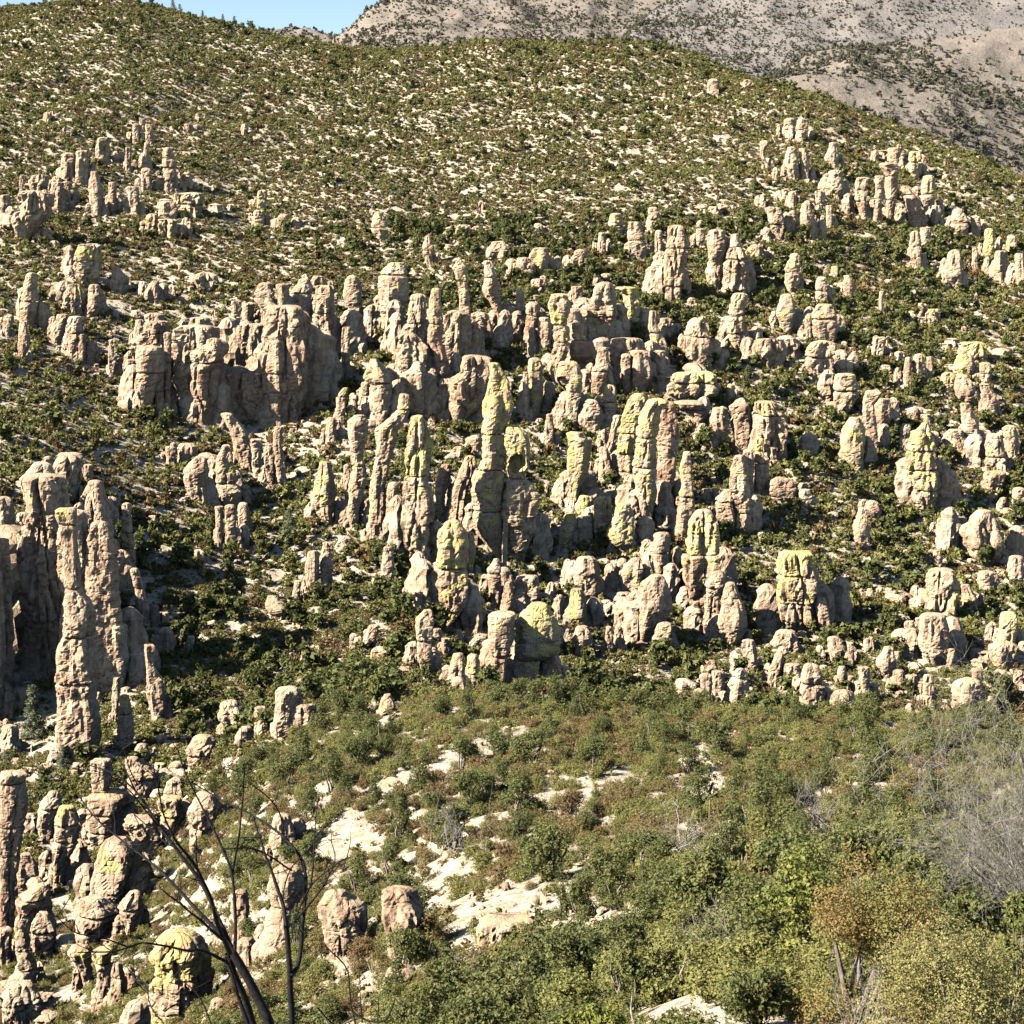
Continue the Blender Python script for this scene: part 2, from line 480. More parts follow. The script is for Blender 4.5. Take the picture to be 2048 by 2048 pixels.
MT['ridge'] = mountain('mountain', {
    1400: [(640, 420), (720, 260), (800, 210), (900, 420)],
    1480: [(640, 400), (720, 230), (800, 172), (900, 400)],
    1540: [(640, 390), (720, 220), (810, 148), (900, 400)],
    1640: [(640, 390), (720, 210), (830, 116), (940, 400)],
    1790: [(640, 440), (720, 240), (850, 90), (960, 380)],
    1900: [(640, 500), (720, 270), (860, 74), (980, 380)],
    2048: [(640, 560), (720, 310), (870, 62), (1000, 380)],
    2700: [(640, 700), (720, 400), (870, 40), (1000, 380)]}, 4.5, M_MTN, 170, 130, 93, 1.0)
MT['knoll'] = mountain('mountain', {
    380: [(2100, 260), (2300, 170), (2450, 130), (2700, 250)],
    520: [(2100, 230), (2300, 120), (2450, 76), (2700, 250)],
    600: [(2100, 220), (2300, 110), (2450, 60), (2700, 250)],
    660: [(2100, 220), (2300, 115), (2450, 72), (2700, 250)],
    760: [(2100, 250), (2300, 160), (2450, 120), (2700, 260)]}, 8.0, M_MTN, 100, 70, 55, 1.5)
# ------------------------------------------------------------------ rock pinnacles
# outline of every pinnacle, some G back rocks added to shade the ravine, most as read off the photo: tile lichen red ; rows "y x0 x1" from the top down to its foot ; joints ; short:label
TILES = dict(A=(0, 0), B=(650, 0), C=(1348, 0), D=(0, 400), E=(650, 450), F=(1348, 400), G=(0, 850), H=(650, 800), I=(1348, 850),
             J=(0, 1400), K=(650, 1400), L=(1348, 1348))
ROCKS = '''
H .95 .25;95 470 560,190 450 585,300 440 585,450 425 585,600 425 585,720 415 585,820 425 585,930 500 580;420;yellow tapering spire:bright yellow tapering spire with a shaded flank, in the middle of the maze
H .6 .2;-20 405 460,60 390 465,110 340 445,170 275 400,260 280 385,400 262 345,560 248 332,700 242 330,820 245 330;55;fingered twin column:tall lichen-streaked column topped by a narrow upright finger of rock
H .2 .3;470 345 410,520 335 405,650 330 405,828 325 400;-;
H .35 .2;90 150 220,140 118 242,250 130 225,330 140 207,380 145 230,470 130 225,560 122 200,650 120 185,715 140 170;370;bulb-headed column:pale column with a bulbous head standing on a narrower neck
H .2 .2;370 105 135,430 100 138,500 100 135;-;
H .8 .3;-196 905 960,-110 905 1005,-30 885 1020,60 875 1030,150 868 1000,200 860 990,290 858 990,360 850 985,420 815 985,500 805 982,600 816 978,700 820 970,800 880 966,890 930 960;195 395 620;tallest central tower:tallest stacked tower with a leaning pointed tip and yellow lichen waist
H .75 .35;150 1000 1060,190 990 1112,280 985 1130,380 1000 1130,430 1005 1110,480 985 1150,540 970 1170,640 970 1166,720 1005 1162,850 1010 1110,970 1010 1090;440;hollow-eyed tower:massive tower with a dark hollow like an eye near its top
H .35 .25;320 770 830,400 740 845,500 690 822,600 680 802,690 665 800,740 700 820;-;leaning slab:broad pale slab leaning beside the tallest tower
H .0 .8;360 640 690,450 615 690,560 610 662,680 615 652;-;
H .1 .2;265 715 770,300 690 778,345 680 770;-;
H .3 .2;215 795 865,350 800 860;-;
H .95 .6;690 660 750,740 635 785,830 625 795,930 622 790,1020 628 790,1120 635 780,1200 640 735,1270 645 680;935;yellow-topped monolith:stout front monolith, yellow above its crack and red-brown below
H .3 .5;740 785 825,850 790 832,970 790 810;-;
H .2 .3;885 930 960,960 890 970,1040 905 970,1140 910 965;960;
H .2 .3;650 985 1010,800 978 1008,970 975 1005;-;
H .0 .6;1010 1000 1030,1100 975 1045,1180 965 1040;-;
H .45 .2;990 1060 1180,1080 1050 1190,1165 1060 1180;-;
H .2 .6;1195 905 1050,1300 905 1045,1420 910 1012,1520 920 1000,1610 935 990;1420;red-brown post:smooth red-brown post beside the big yellow dome
H 1 .3;1160 1110 1240,1210 1070 1270,1300 1050 1282,1400 1045 1278,1445 1050 1192,1500 1020 1180,1560 1005 1170,1610 1005 1110;1447;big yellow dome:big rounded dome splashed with the brightest yellow lichen
H .8 .2;1225 1222 1275,1300 1214 1292,1425 1216 1285;-;
H .2 .45;1437 1200 1280,1500 1180 1300,1560 1140 1310,1610 1110 1290;-;
H .4 .4;1165 545 590,1220 505 600,1330 505 590,1420 510 590,1515 525 570;1335;
H .1 .2;1268 590 640,1305 585 650,1340 590 640;-;
H .1 .5;1320 645 690,1420 642 685;-;
H .2 .3;1412 710 770,1500 685 775,1640 680 760;-;
H .4 .3;1425 785 850,1520 782 850,1620 790 840;1510;
H .2 .3;1560 860 895,1625 858 898;-;
H .6 .2;1300 830 900,1350 790 900,1400 785 890;-;
H .1 .4;820 320 370,920 310 380,1060 300 355;-;
H .1 .0;1635 320 365,1700 300 390,1748 275 350;-;pale lone boulder:pale lone boulder on the crest of the near slope
H .1 .2;1250 240 300,1320 215 280,1400 190 222;-;
H .1 .4;882 1400 1490,960 1380 1515,1090 1390 1510;-;
H .6 .3;1055 1360 1420,1120 1345 1450,1200 1315 1455,1260 1350 1440;-;
H .1 .5;1260 1390 1450,1330 1365 1480,1420 1365 1440;-;
H .1 .4;890 1690 1750,950 1640 1762,1085 1640 1740;-;
H .1 .4;980 1800 1870,1050 1740 1900,1150 1720 1912,1250 1715 1850,1370 1725 1800;-;
H .2 .3;1075 1610 1690,1150 1604 1700,1225 1605 1690;-;
H .1 .4;1250 1840 1920,1330 1810 1910,1400 1815 1890;-;
H .0 .3;1260 1550 1585,1340 1545 1592,1420 1550 1585;-;
H .0 .3;1260 1600 1635,1400 1592 1640;-;
H .0 .3;1235 1655 1685,1330 1645 1690;-;
H .6 .4;635 1330 1385,720 1290 1388,810 1285 1350;-;
H .2 .2;655 1395 1470,730 1388 1480,800 1390 1460;-;
H .9 .1;540 1400 1460,590 1380 1475,640 1385 1460;-;
H .6 .3;560 1490 1590,640 1488 1592,720 1480 1590,800 1495 1560;-;
H .8 .4;582 1610 1690,680 1580 1702,760 1560 1705,860 1640 1720;-;capped yellow stub:stubby yellow-splashed pinnacle carrying a square cap
H .8 .1;505 1595 1670,545 1588 1678,580 1595 1670;-;
H .85 .2;-6 1680 1780,90 1640 1760,190 1620 1730,300 1615 1706,400 1620 1706,500 1640 1700;185 300 400;ringed yellow column:yellow column cut by three level cracks
H .85 .2;20 1775 1910,60 1755 1870,150 1730 1845,300 1715 1835,400 1705 1830,500 1715 1825,600 1740 1815,720 1760 1800;210 380;big banded column:thick cream and yellow banded column at the edge of a dark wall
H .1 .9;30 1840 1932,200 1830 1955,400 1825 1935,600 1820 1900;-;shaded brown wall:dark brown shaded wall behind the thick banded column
H .2 .2;90 1590 1640,200 1570 1605,300 1545 1590;-;
H .8 .2;190 1330 1425,230 1340 1475,330 1340 1462,430 1345 1440,520 1350 1405,620 1370 1402;-;
H .3 .2;18 1430 1510,100 1405 1530,180 1420 1520;-;
H .5 .2;-196 1290 1400,-110 1280 1415,-30 1335 1415,60 1330 1400,190 1330 1400;-;arch-footed column:pale column with a dark slot at its foot like a doorway
H .5 .2;270 1515 1560,400 1510 1590,480 1510 1590;-;
H .1 .4;745 1825 1905,850 1805 1900,980 1830 1900;850;
E .1 .4;300 110 185,380 95 202,480 130 207,620 150 200;-;
E .4 .3;213 345 430,245 320 440,285 300 455,400 300 462,480 305 430,500 305 372,570 310 366,650 315 360;280 490;flat-topped block:flat-topped pink block with a stepped crown beside dark bushes
E .1 .3;568 97 140,700 90 137,850 108 135;-;
E .3 .35;400 480 556,550 440 558,650 415 556,790 400 558;545;
E .2 .4;775 480 540,850 410 562,950 420 567,1060 470 565;-;
E .2 .5;360 588 640,440 570 642,550 565 656,620 562 642,750 590 682,850 595 700,950 600 690;545;
E .0 .7;598 628 690,650 620 696,705 620 695;-;
E .35 .3;205 720 760,245 710 782,310 730 786,340 735 786,440 740 796,560 746 800,660 750 800,770 790 812;310 565;slim pale needle:slim pale needle with a knobbed head above the central maze
E .2 .5;545 805 855,640 800 862,720 800 860;-;
E .35 .45;203 870 920,260 875 942,300 882 956,360 865 966,450 920 980,580 960 986;290;
E .2 .4;505 800 900,560 830 922,620 865 922,690 880 950;-;
E .25 .7;742 745 900,800 740 906,880 685 902,960 690 890,1040 695 822,1105 700 770;-;wide reddish buttress:wide reddish buttress with a notched top above green bushes
E .1 .4;212 1040 1085,300 1042 1080;-;
E .1 .3;188 1060 1130,240 1060 1165,310 1060 1150;-;
E .6 .3;132 1150 1232,200 1120 1237,240 1150 1232,292 1190 1226;-;
E .2 .4;152 1375 1450,200 1355 1432,292 1400 1430;-;
E .0 .6;300 1165 1225,335 1152 1236,370 1165 1225;-;
E .1 .7;452 1105 1190,500 1105 1182,580 1100 1172,660 1085 1160;500;
E .2 .4;370 1055 1100,540 1045 1090;-;
E .7 .4;392 1250 1340,450 1235 1352,540 1250 1342,560 1265 1350,640 1265 1352,740 1245 1330,800 1225 1302,900 1260 1300;555 645;
E .2 .4;518 1180 1240,560 1175 1256,650 1180 1246,740 1185 1232;-;
E .2 .7;548 1360 1422,620 1350 1426,650 1345 1482,720 1345 1496,780 1400 1482,890 1425 1452;640;carrot-shaped pinnacle:reddish carrot-shaped pinnacle, wide at the shoulder and pointed below
E .1 .5;342 1360 1422,470 1370 1420;-;
E .3 .6;348 1490 1602,430 1475 1612,510 1475 1622,550 1478 1600,600 1480 1604,690 1490 1612;512;layered pink head:wide pink head of thick layers beside the yellow hooked pillar
E .2 .3;272 1530 1600,300 1522 1606,322 1525 1605;-;
E .2 .3;303 1480 1520,345 1475 1525;-;
E .9 .2;352 1605 1715,400 1650 1732,500 1665 1732,560 1680 1742,650 1690 1740;508;yellow hooked pillar:bright yellow hooked pillar overhanging a dark recess
E .4 .3;560 1550 1620,620 1545 1622,685 1555 1615;-;
E .1 .6;690 1510 1565,760 1500 1572,815 1475 1560,960 1470 1540;812;
E .2 .7;705 1690 1785,800 1685 1802,945 1690 1775;-;
E .2 .5;725 1635 1690,930 1640 1687;-;
E .5 .3;478 1795 1832,540 1790 1835,600 1795 1862,700 1810 1892,795 1805 1875;600;
E .3 .4;522 1850 1912,645 1840 1920;-;
E .2 .4;705 1805 1885,905 1812 1890;-;
E .5 .2;750 1125 1192,800 1115 1206,870 1120 1206,950 1130 1202,1055 1145 1182;-;
E .2 .2;815 1092 1122,950 1090 1126,1085 1105 1125;-;
E .0 .3;1048 1220 1256,1150 1215 1262,1238 1215 1258;-;
E .0 .4;880 1210 1262,1010 1206 1262;-;
E .1 .0;752 240 290,850 210 362,900 250 372,1000 260 362,1105 280 332;880;white crumbling heap:whitish crumbling heap of stones topped by a blunt point
E .2 .2;883 195 252,960 185 242,1055 170 246;940 1000;
E .5 .1;903 97 126,960 60 117,1060 60 112,1122 90 110;950;
E .1 .2;1075 8 60,1212 0 62;-;
E .4 .3;897 1540 1606,980 1530 1606,1112 1540 1592;980;
D .2 .65;485 1730 1852,560 1735 1852,630 1730 1862,740 1740 1862,850 1755 1862,940 1800 1862,992 1830 1860;630 760 860;stout red column:stout red column split by two level cracks beside a dark cleft
D .2 .2;423 1725 1785,460 1710 1792,490 1715 1790;-;
D .2 .3;452 1640 1712,520 1600 1716,640 1610 1702;520;
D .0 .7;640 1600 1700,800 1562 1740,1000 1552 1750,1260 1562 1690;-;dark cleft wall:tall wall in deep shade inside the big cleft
D .2 .4;472 1520 1592,600 1530 1592,692 1560 1586;-;
D .3 .4;472 1420 1492,540 1405 1512,600 1440 1542,700 1480 1552,765 1490 1550;540 610 680;stacked-plate head:head of stacked rock plates on the rim of the dark cleft
D .3 .6;793 1480 1552,850 1470 1556,950 1465 1562,1050 1475 1562,1150 1490 1557,1262 1520 1560;960 1065;long drip pinnacle:long reddish pinnacle tapering downward like a drip at the cleft
D .2 .4;688 1400 1452,760 1390 1442,850 1400 1456,960 1440 1472;-;
D .2 .5;672 1322 1372,760 1310 1386,860 1320 1386,962 1330 1382;730 800 870;
D .2 .3;560 1275 1330,650 1278 1330,740 1250 1306,850 1255 1311,945 1265 1312;650 760;
D .1 .3;578 1335 1400,690 1330 1396;-;
D .1 .75;965 1340 1442,1080 1335 1472,1150 1350 1452,1232 1370 1402;-;flat red shield:flat red shield of rock under a bushy ledge
D .1 .6;970 1230 1326,1050 1225 1322,1120 1280 1332,1205 1290 1326;-;
D .2 .5;795 1120 1236,850 1030 1242,950 1020 1202,1050 1025 1192,1150 1040 1172,1242 1060 1152;905;broad pink column:broad pink column with an overhanging cracked head
D .3 .3;662 1040 1142,740 1035 1152,835 1040 1122;700 770;
D .1 .7;730 960 1030,850 955 1022,980 950 1022,1112 960 1012;820 920;
D .2 .4;742 900 942,900 908 942,1050 905 942,1212 890 946;900 1050;
D .1 .5;846 740 892,950 740 902,1050 735 852,1150 760 832,1222 790 832;960;
D .1 .5;886 700 752,1000 690 742,1112 710 742;-;
D .1 .5;902 860 902,1050 850 902,1222 860 902;1060;
D .2 .4;668 745 792,740 735 802,825 745 792;-;
D .3 .3;638 800 892,760 800 890,850 810 880;700;
D .1 .2;780 600 642,880 595 642,972 595 632;-;
D .1 .4;660 370 452,750 365 452,882 370 442;740;
D .0 .6;745 430 472,902 430 470;-;
D .1 .5;675 107 137,780 95 162,892 95 132;-;
D .5 .3;412 140 192,480 120 197,580 105 197,692 110 182;560;
D 1 .0;252 420 552,340 390 547,420 385 542,490 450 522;340;yellow cliff block:yellow cliff block above a pale broken slope near the edge of view
D .7 .2;470 370 442,550 345 462,622 330 442;-;
D .2 .3;478 490 542,570 470 562,655 450 522;-;
D .2 .4;452 830 872,520 790 887,572 800 882;-;
D .1 .2;430 1060 1192,512 1090 1172;-;
D .1 .2;645 20 72,752 15 52;-;
D .2 .3;635 310 372,720 280 352,802 270 332;-;
D .2 .4;1255 1510 1562,1350 1505 1562,1440 1515 1572,1550 1530 1582,1580 1545 1580;-;
G .2 .2;190 1060 1132,260 1010 1142,350 1020 1132,452 1070 1132;-;
G .5 .3;128 1215 1272,200 1185 1282,270 1185 1292,330 1180 1302,380 1190 1336,455 1195 1322;330;idol-headed stack:stack of round heads like an idol on three thin legs
G .1 .2;455 1185 1232,560 1188 1228,692 1190 1226;-;
G .1 .2;455 1240 1302,570 1242 1302,692 1246 1300;-;
G .1 .3;445 1315 1366,530 1312 1372,602 1320 1366;-;
G .1 .4;82 1380 1446,180 1385 1446,282 1395 1440;-;
G .1 .3;112 1460 1512,200 1455 1512,332 1475 1512;-;
G .1 .4;-55 1215 1282,50 1270 1362,150 1290 1392,255 1330 1402;-;
G .1 .4;128 910 966,222 915 966;-;
G .1 .4;128 970 1092,232 975 1082;-;
G .3 .2;245 150 272,330 80 302,420 180 312,520 150 322,600 180 312,705 230 312;320 390 460 540;layered cliff head:rounded head of thin layers at the top of the shadowed cliff
G .3 .2;195 280 442,300 270 422,400 300 402;-;
G .5 .0;222 460 506,270 462 508,345 478 504;-;
G .3 .1;340 470 522,420 430 562,480 450 562,525 470 562;-;
G .4 .25;482 285 402,560 310 412,700 330 412,900 345 422,1000 340 472,1100 335 492,1200 320 482,1290 300 502,1400 305 512,1500 320 502,1600 315 522,1750 310 530,1888 390 535;560 910 1180 1430;great shadowed-cliff column:longest cracked column, dropping from the cliff top to the ravine floor
G .0 .5;500 480 562,600 470 592,700 450 602,805 440 602;-;
G .5 .1;442 670 717,560 670 722,680 675 742,800 690 746;500 595 685;lone needle:lone banded needle standing clear against the black shadow
G .1 .1;805 712 762,900 735 787,1000 745 817,1095 780 817;905;
G .5 .1;832 480 542,900 455 532,1042 500 527;-;
G .0 .6;1045 515 592,1200 505 572,1450 510 562;-;
G .4 .2;735 140 192,850 60 192,950 55 197,1050 65 172,1175 60 132;-;
G .1 .1;860 0 42,1032 0 37;-;
G .1 .3;420 -30 62,550 -20 82,700 0 92,805 -20 42;560;
G .2 .2;500 90 152,642 90 162;-;
G .0 .4;1052 150 212,1130 130 212,1400 110 242;-;
G .3 .2;1290 600 672,1350 550 642,1475 560 622;-;
G .1 .2;1400 625 662,1520 618 655,1660 615 650;-;
G .4 .2;1500 660 712,1600 650 722,1700 645 732,1820 660 722;1600;
G .1 .3;1225 790 852,1330 800 852,1450 800 907,1642 830 912;-;
G .0 .3;1478 840 872,1612 843 866;-;
G .1 .2;1040 893 930,1132 890 942;-;
G .1 .2;1170 1030 1072,1267 1034 1066;-;
G .7 .2;213 1760 1817,300 1740 1837,400 1725 1842,480 1740 1832,557 1780 1832;-;
G .1 .4;715 1695 1757,800 1680 1762,952 1700 1742;-;twin smooth fins:taller of two smooth pink fins on the open slope
G .1 .4;658 1775 1832,800 1760 1837,932 1745 1792;-;
G .0 .2;865 1625 1662,1002 1610 1652;-;
G .0 .1;955 1470 1522,1010 1460 1602,1097 1520 1562;-;
G .0 .3;1232 1665 1705,1332 1662 1712;-;
J .1 .4;42 1200 1322,100 1185 1392,200 1230 1382;-;pink outcrop:pink outcrop end standing at the crest of the near slope
J .2 .4;-42 1520 1652,60 1510 1662,150 1500 1660,210 1510 1640;-;
J .1 .4;55 1400 1512,150 1395 1520,205 1400 1520;-;
J .1 .3;45 1635 1712,120 1630 1727,195 1640 1715;-;
J .2 .4;242 1050 1192,300 1020 1217,405 1040 1162;310;
J .1 .2;370 930 1022,455 880 1010;-;
G .5 .1;1488 1760 1820,1535 1745 1832,1572 1750 1825;-;
J .2 .7;418 0 142,480 -20 132,600 -20 147,800 -20 112,900 -20 87,1100 -20 77,1282 -20 72;470 700 870;red corner pillar:tall red-brown pillar with a flat cap at the corner of the near rocks
J .3 .4;527 260 322,600 210 332,700 200 302,785 210 282;610;
J .5 .3;605 310 412,700 290 432,800 280 422,900 280 372,1045 285 342;700 790;
J .3 .35;355 490 592,440 495 602,510 500 592,540 480 692,640 475 652,740 480 642,832 490 592;520 640 740;layered urn:layered urn-shaped pinnacle behind the charred branches
J .2 .6;860 110 162,950 90 202,1110 90 162;-;
J .4 .3;1035 190 262,1110 80 252,1200 80 162,1400 70 152,1500 80 202,1602 90 182;1110 1400 1500;
J .4 .3;1192 190 262,1280 160 302,1432 170 282;1290;
J .5 .7;792 570 682,850 540 752,950 520 762,1050 490 722,1152 490 692;-;domed red rock:big domed red rock with yellow lichen down one edge
J .4 .3;678 670 842,760 720 872,872 740 872;-;
J .6 .2;962 720 832,1030 715 832,1102 720 820;-;
J .4 .2;1082 700 772,1150 645 782,1250 680 772,1332 690 742;1160;
J .6 .2;1120 430 562,1200 410 652,1300 395 602,1402 410 562;1200 1290;ledge-stacked yellow heap:yellowish heap of stacked ledges below the domed red rock
J .8 .2;1402 365 502,1500 430 492,1602 450 502;-;
J .7 .4;1402 505 612,1470 510 602,1560 530 622,1692 500 642;1470;
J .5 .2;1468 620 670,1560 605 692,1692 600 690;1540;
J .95 .5;1382 850 1102,1430 805 1132,1500 830 1132,1600 810 1142,1790 800 1142;1540;big lichened boulder:biggest yellow-lichened boulder at the foot of the charred tree
J .7 .3;1388 1020 1110,1430 1005 1132,1482 1015 1120;-;
J .1 .3;545 1070 1182,620 1030 1222,710 1040 1212,800 1035 1172,892 1050 1132;715;
J .2 .3;262 750 812,310 737 822,362 760 812;-;
J .1 .3;345 680 760,420 690 860,560 700 870;440;
J .6 .3;560 860 992,700 890 992,785 900 962;650;
J .1 .2;1070 1290 1362,1150 1270 1372,1300 1300 1372,1402 1310 1362;-;
J .5 .1;958 1500 1662,1050 1465 1682,1150 1490 1642,1250 1460 1642,1402 1400 1642;1160;pale hunched rock:pale hunched rock between the two charred trunks
K .1 .3;1090 0 122,1180 -30 227,1300 -10 227,1422 20 182;-;cracked pink block:cracked pink block on the brushy slope beside the charred twigs
J .1 .1;655 1500 1602,770 1480 1622,872 1500 1592;-;
J .1 .0;1595 40 172,1680 -10 222,1792 0 232;1690;
J .1 .3;1285 -20 62,1482 -20 52;-;
J .2 .2;1668 1165 1230,1720 1150 1242,1792 1155 1235;-;
J .0 .1;165 0 92,302 0 112;-;
J .9 .0;358 850 912,412 855 910;-;
K .1 .15;1092 300 502,1200 300 552,1350 330 502,1442 350 542;-;pale ledge cliff:pale ledged cliff set into the brushy slope
K .3 .1;1518 340 512,1570 320 500,1625 310 470;-;
K .1 .1;1250 860 1175,1320 850 1160,1382 860 1080;-;broad bare slab:broad bare pinkish slab lying flush in the brushy slope
I 1 .45;487 120 212,560 90 237,650 85 242,718 75 242,725 50 247,850 50 242,950 80 232,1062 115 172;719;yellow-headed column:red column with a bright yellow rounded head sliced off by a level crack
I .65 .3;160 50 92,250 35 102,400 35 107,520 20 112,642 20 82;400;
I .2 .4;832 210 287,900 170 287,915 180 266,1000 175 256,1100 165 246,1192 170 217;905;mushroom-capped post:slim leaning post under a round mushroom cap
I .3 .35;890 285 352,950 270 372,1050 250 412,1100 235 417,1190 265 372,1242 290 342;-;
I .2 .4;178 335 387,250 310 412,350 310 416,420 330 422,490 345 422,560 345 437,612 370 432;490;
I .1 .3;145 385 442,280 380 442,402 385 440;-;
I .2 .4;362 280 322,430 230 332,520 240 346,602 260 330;430;
I .1 .4;358 155 205,422 150 200;-;
I .1 .4;358 210 250,422 208 250;-;
I .6 .35;-115 425 552,-40 440 622,60 440 632,160 450 637,292 520 632;-45;great square tower:massive square tower with a cream top and a rough shaded face
I .6 .3;82 450 497,150 450 492,200 447 530,230 450 522,300 450 522,402 460 492;145 215;
I .1 .5;325 530 657,370 525 672,432 560 652;-;
I .4 .0;362 700 757,410 698 766,462 705 760;-;
I .3 .3;472 1020 1072,520 1010 1072,580 995 1082,640 1000 1082,702 1060 1087;-;little hoodoo:little pale hoodoo casting a long thin shadow on the open slope
I .1 .2;438 1065 1130,480 1055 1146,530 1070 1130;-;
I .9 .4;722 600 772,830 595 782,845 585 787,990 580 787,1000 580 782,1080 590 782,1162 690 792;835 993;three-block stack:square stack of three giant blocks with yellow tops
I .2 .3;960 785 832,1050 790 860,1162 810 862;-;
I .85 .25;5 1370 1422,60 1310 1442,150 1295 1452,250 1290 1442,260 1295 1452,350 1320 1467,430 1340 1452,492 1370 1432;150 255 370;yellow figure stack:tall yellow stack of four bulging blocks like a standing figure
I .1 .4;238 1455 1495,270 1450 1502,305 1455 1495;-;
I .2 .5;48 1405 1462,152 1410 1460;-;
I .85 .1;-37 975 1032,38 935 1057,138 930 1057,208 960 1052,270 1010 1060;-;egg-shaped yellow rock:smooth egg-shaped yellow pinnacle beside a slim dark fin
I .2 .3;-172 1060 1152,-92 1045 1112,8 1050 1122,80 1075 1130,160 1090 1132;-;
I .0 .7;-140 1125 1200,-60 1110 1202,60 1130 1192;-;
I .1 .3;485 1690 1762,560 1620 1802,650 1610 1842,720 1650 1832,782 1690 1792;-;dome boulder:huge smooth dome boulder with a small cap on top
I .2 .3;520 1530 1612,600 1530 1622,672 1560 1617;-;
I .55 .1;822 1410 1562,900 1395 1582,1000 1400 1572,1092 1420 1552;-;tilted cream block:tilted cream block balanced on a pinkish bulging base
I .2 .3;890 1590 1640,1002 1600 1690;-;
I .1 .3;1070 1375 1512,1150 1370 1532,1230 1360 1537,1332 1400 1492;-;pinkish bulging base:pinkish bulging rock under the tilted cream block
I .1 .1;1072 1335 1382,1182 1338 1380;-;
I .1 .1;1088 1275 1330,1152 1270 1332;-;
I .1 .2;695 1440 1475,812 1428 1488;-;
I .1 .2;818 1690 1790,870 1680 1806,925 1690 1800;-;
I .9 .0;1060 1810 1897,1150 1800 1892,1242 1800 1887;-;
I .5 .1;1240 1760 1905,1300 1765 1900,1365 1790 1880;-;
I .2 .3;1450 1570 1712,1530 1560 1722,1560 1600 1722,1655 1620 1722;1552;split block by grey brush:split pale block beside the tangle of grey brush
I .1 .3;1195 385 447,1300 380 467,1382 395 462;-;
I .0 .2;1380 410 445,1445 425 455;-;
I .1 .2;1163 560 680,1215 540 700,1264 560 690;-;
I .0 .2;1268 560 610,1350 530 600,1442 520 590;-;
I .1 .3;1330 610 700,1400 605 700,1455 615 680;-;
I .2 .3;1340 720 802,1430 705 827,1550 700 837,1625 770 832;1432;
I .1 .2;1405 655 700,1500 650 702,1585 660 698;-;
I .3 .2;1365 340 402,1450 300 412,1590 310 382;1400;
I .1 .3;1498 395 465,1545 382 480,1600 380 482;-;pink half-dome:small pink half-dome at the edge of the green near slope
I .1 .3;1318 165 235,1355 150 247,1392 165 235;-;
I .1 .3;1390 145 212,1490 150 210,1592 140 210;-;
I .1 .2;1368 215 275,1502 210 280;-;
I .0 .1;1188 850 922,1250 855 962,1312 870 960;-;
I .0 .2;1205 955 992,1342 965 996;-;
I .1 .1;1338 910 950,1390 905 957,1445 925 955;-;
I .1 .2;1342 1020 1080,1440 1030 1085,1548 1050 1087;-;
I .0 .1;1390 965 1000,1475 960 1000;-;
I .1 .2;1425 1000 1045,1535 1015 1055;-;
I .1 .1;1240 1160 1216,1320 1120 1227,1422 1160 1212;-;leaning wedge:pale leaning wedge with a pointed top among low rocks
I .0 .2;1255 1215 1247,1342 1220 1245;-;
I .1 .2;1362 1215 1275,1420 1205 1287,1492 1235 1275;-;
I .1 .1;1508 870 1000,1580 860 1012,1656 900 1010;-;
I .7 .0;1552 1060 1122,1600 1045 1127,1658 1050 1125;-;
I .0 .0;1388 1300 1345,1502 1295 1350;-;
I .1 .1;1388 1385 1432,1470 1380 1437,1552 1385 1430;-;
I .0 .1;1358 1650 1702,1455 1645 1700;-;
I .1 .2;1368 1770 1842,1440 1765 1850,1522 1770 1840;-;
I .0 .1;1390 1710 1755,1482 1720 1762;-;
I .1 .2;1368 1880 1935,1452 1870 1930;-;
I .1 .2;1243 1510 1555,1290 1500 1562,1335 1505 1550;-;
I .0 .1;1185 1050 1105,1262 1040 1112;-;
I .0 .0;908 1070 1098,957 1060 1107;-;
I .0 .0;908 1170 1210,957 1160 1217;-;
I .1 .1;738 1860 1932,820 1850 1930,902 1865 1930;-;
I .2 .1;358 1880 1945,522 1870 1945;440;
I .3 .2;58 1740 1812,158 1725 1842,258 1730 1842;180;
I .1 .4;268 1725 1832,372 1720 1812;-;
I .4 .1;25 1820 1902,98 1840 1912,212 1850 1902;-;
F .4 .3;160 -30 77,260 -50 82,400 -60 62,565 -45 42;265 480;
F .3 .2;175 195 282,260 185 292,360 210 272,502 240 267;-;pale bent column:pale column with a flat top narrowing to a bent foot
F .3 .3;192 320 372,260 305 382,320 280 402,420 270 412,532 265 412;260 330;
F .3 .0;163 120 172,267 125 170;-;
F .5 .1;272 410 500,310 390 512,352 400 505;-;
F .5 .2;312 640 702,380 615 702,460 620 692,527 630 672;400;
F .45 .3;535 590 662,620 570 677,700 590 662,748 610 647;-;almond pinnacle:almond-shaped pinnacle with one rough shaded side
F .7 .0;367 870 912,425 865 917;-;
F .5 .0;437 790 850,510 785 852,602 795 845;500;
F .1 .1;417 950 985,470 930 1002,545 945 990;-;
F .6 .2;585 790 882,660 765 892,750 780 887,795 800 882;655;
F .1 .2;645 725 757,772 720 755;-;
F .4 .1;532 320 402,640 300 392,730 290 392,835 330 402;640 740;
F .1 .2;780 450 622,850 440 627,935 480 602;-;
F .2 .2;185 1310 1362,280 1300 1372,405 1330 1377;-;
F .1 .4;155 1365 1420,255 1360 1422;-;
F .1 .1;295 1520 1592,400 1490 1602,515 1560 1592;-;
F .8 .0;170 1720 1772,260 1715 1770,335 1718 1765;-;
F .3 .2;285 1775 1840,370 1770 1842,455 1785 1838;-;
F .5 .1;210 1840 1895,305 1830 1902;-;
F .2 .1;305 1885 1935,485 1890 1940;-;
F .2 .1;265 1648 1682,405 1645 1680;-;
F .1 .1;55 1545 1600,130 1530 1632,205 1540 1625;130;
F .1 .2;95 1645 1698,205 1640 1702;-;
F .4 .2;970 900 1012,1060 890 1022,1130 890 1002,1195 900 962;1060;
F .5 .1;840 985 1007,890 950 1022,975 962 1018;885;
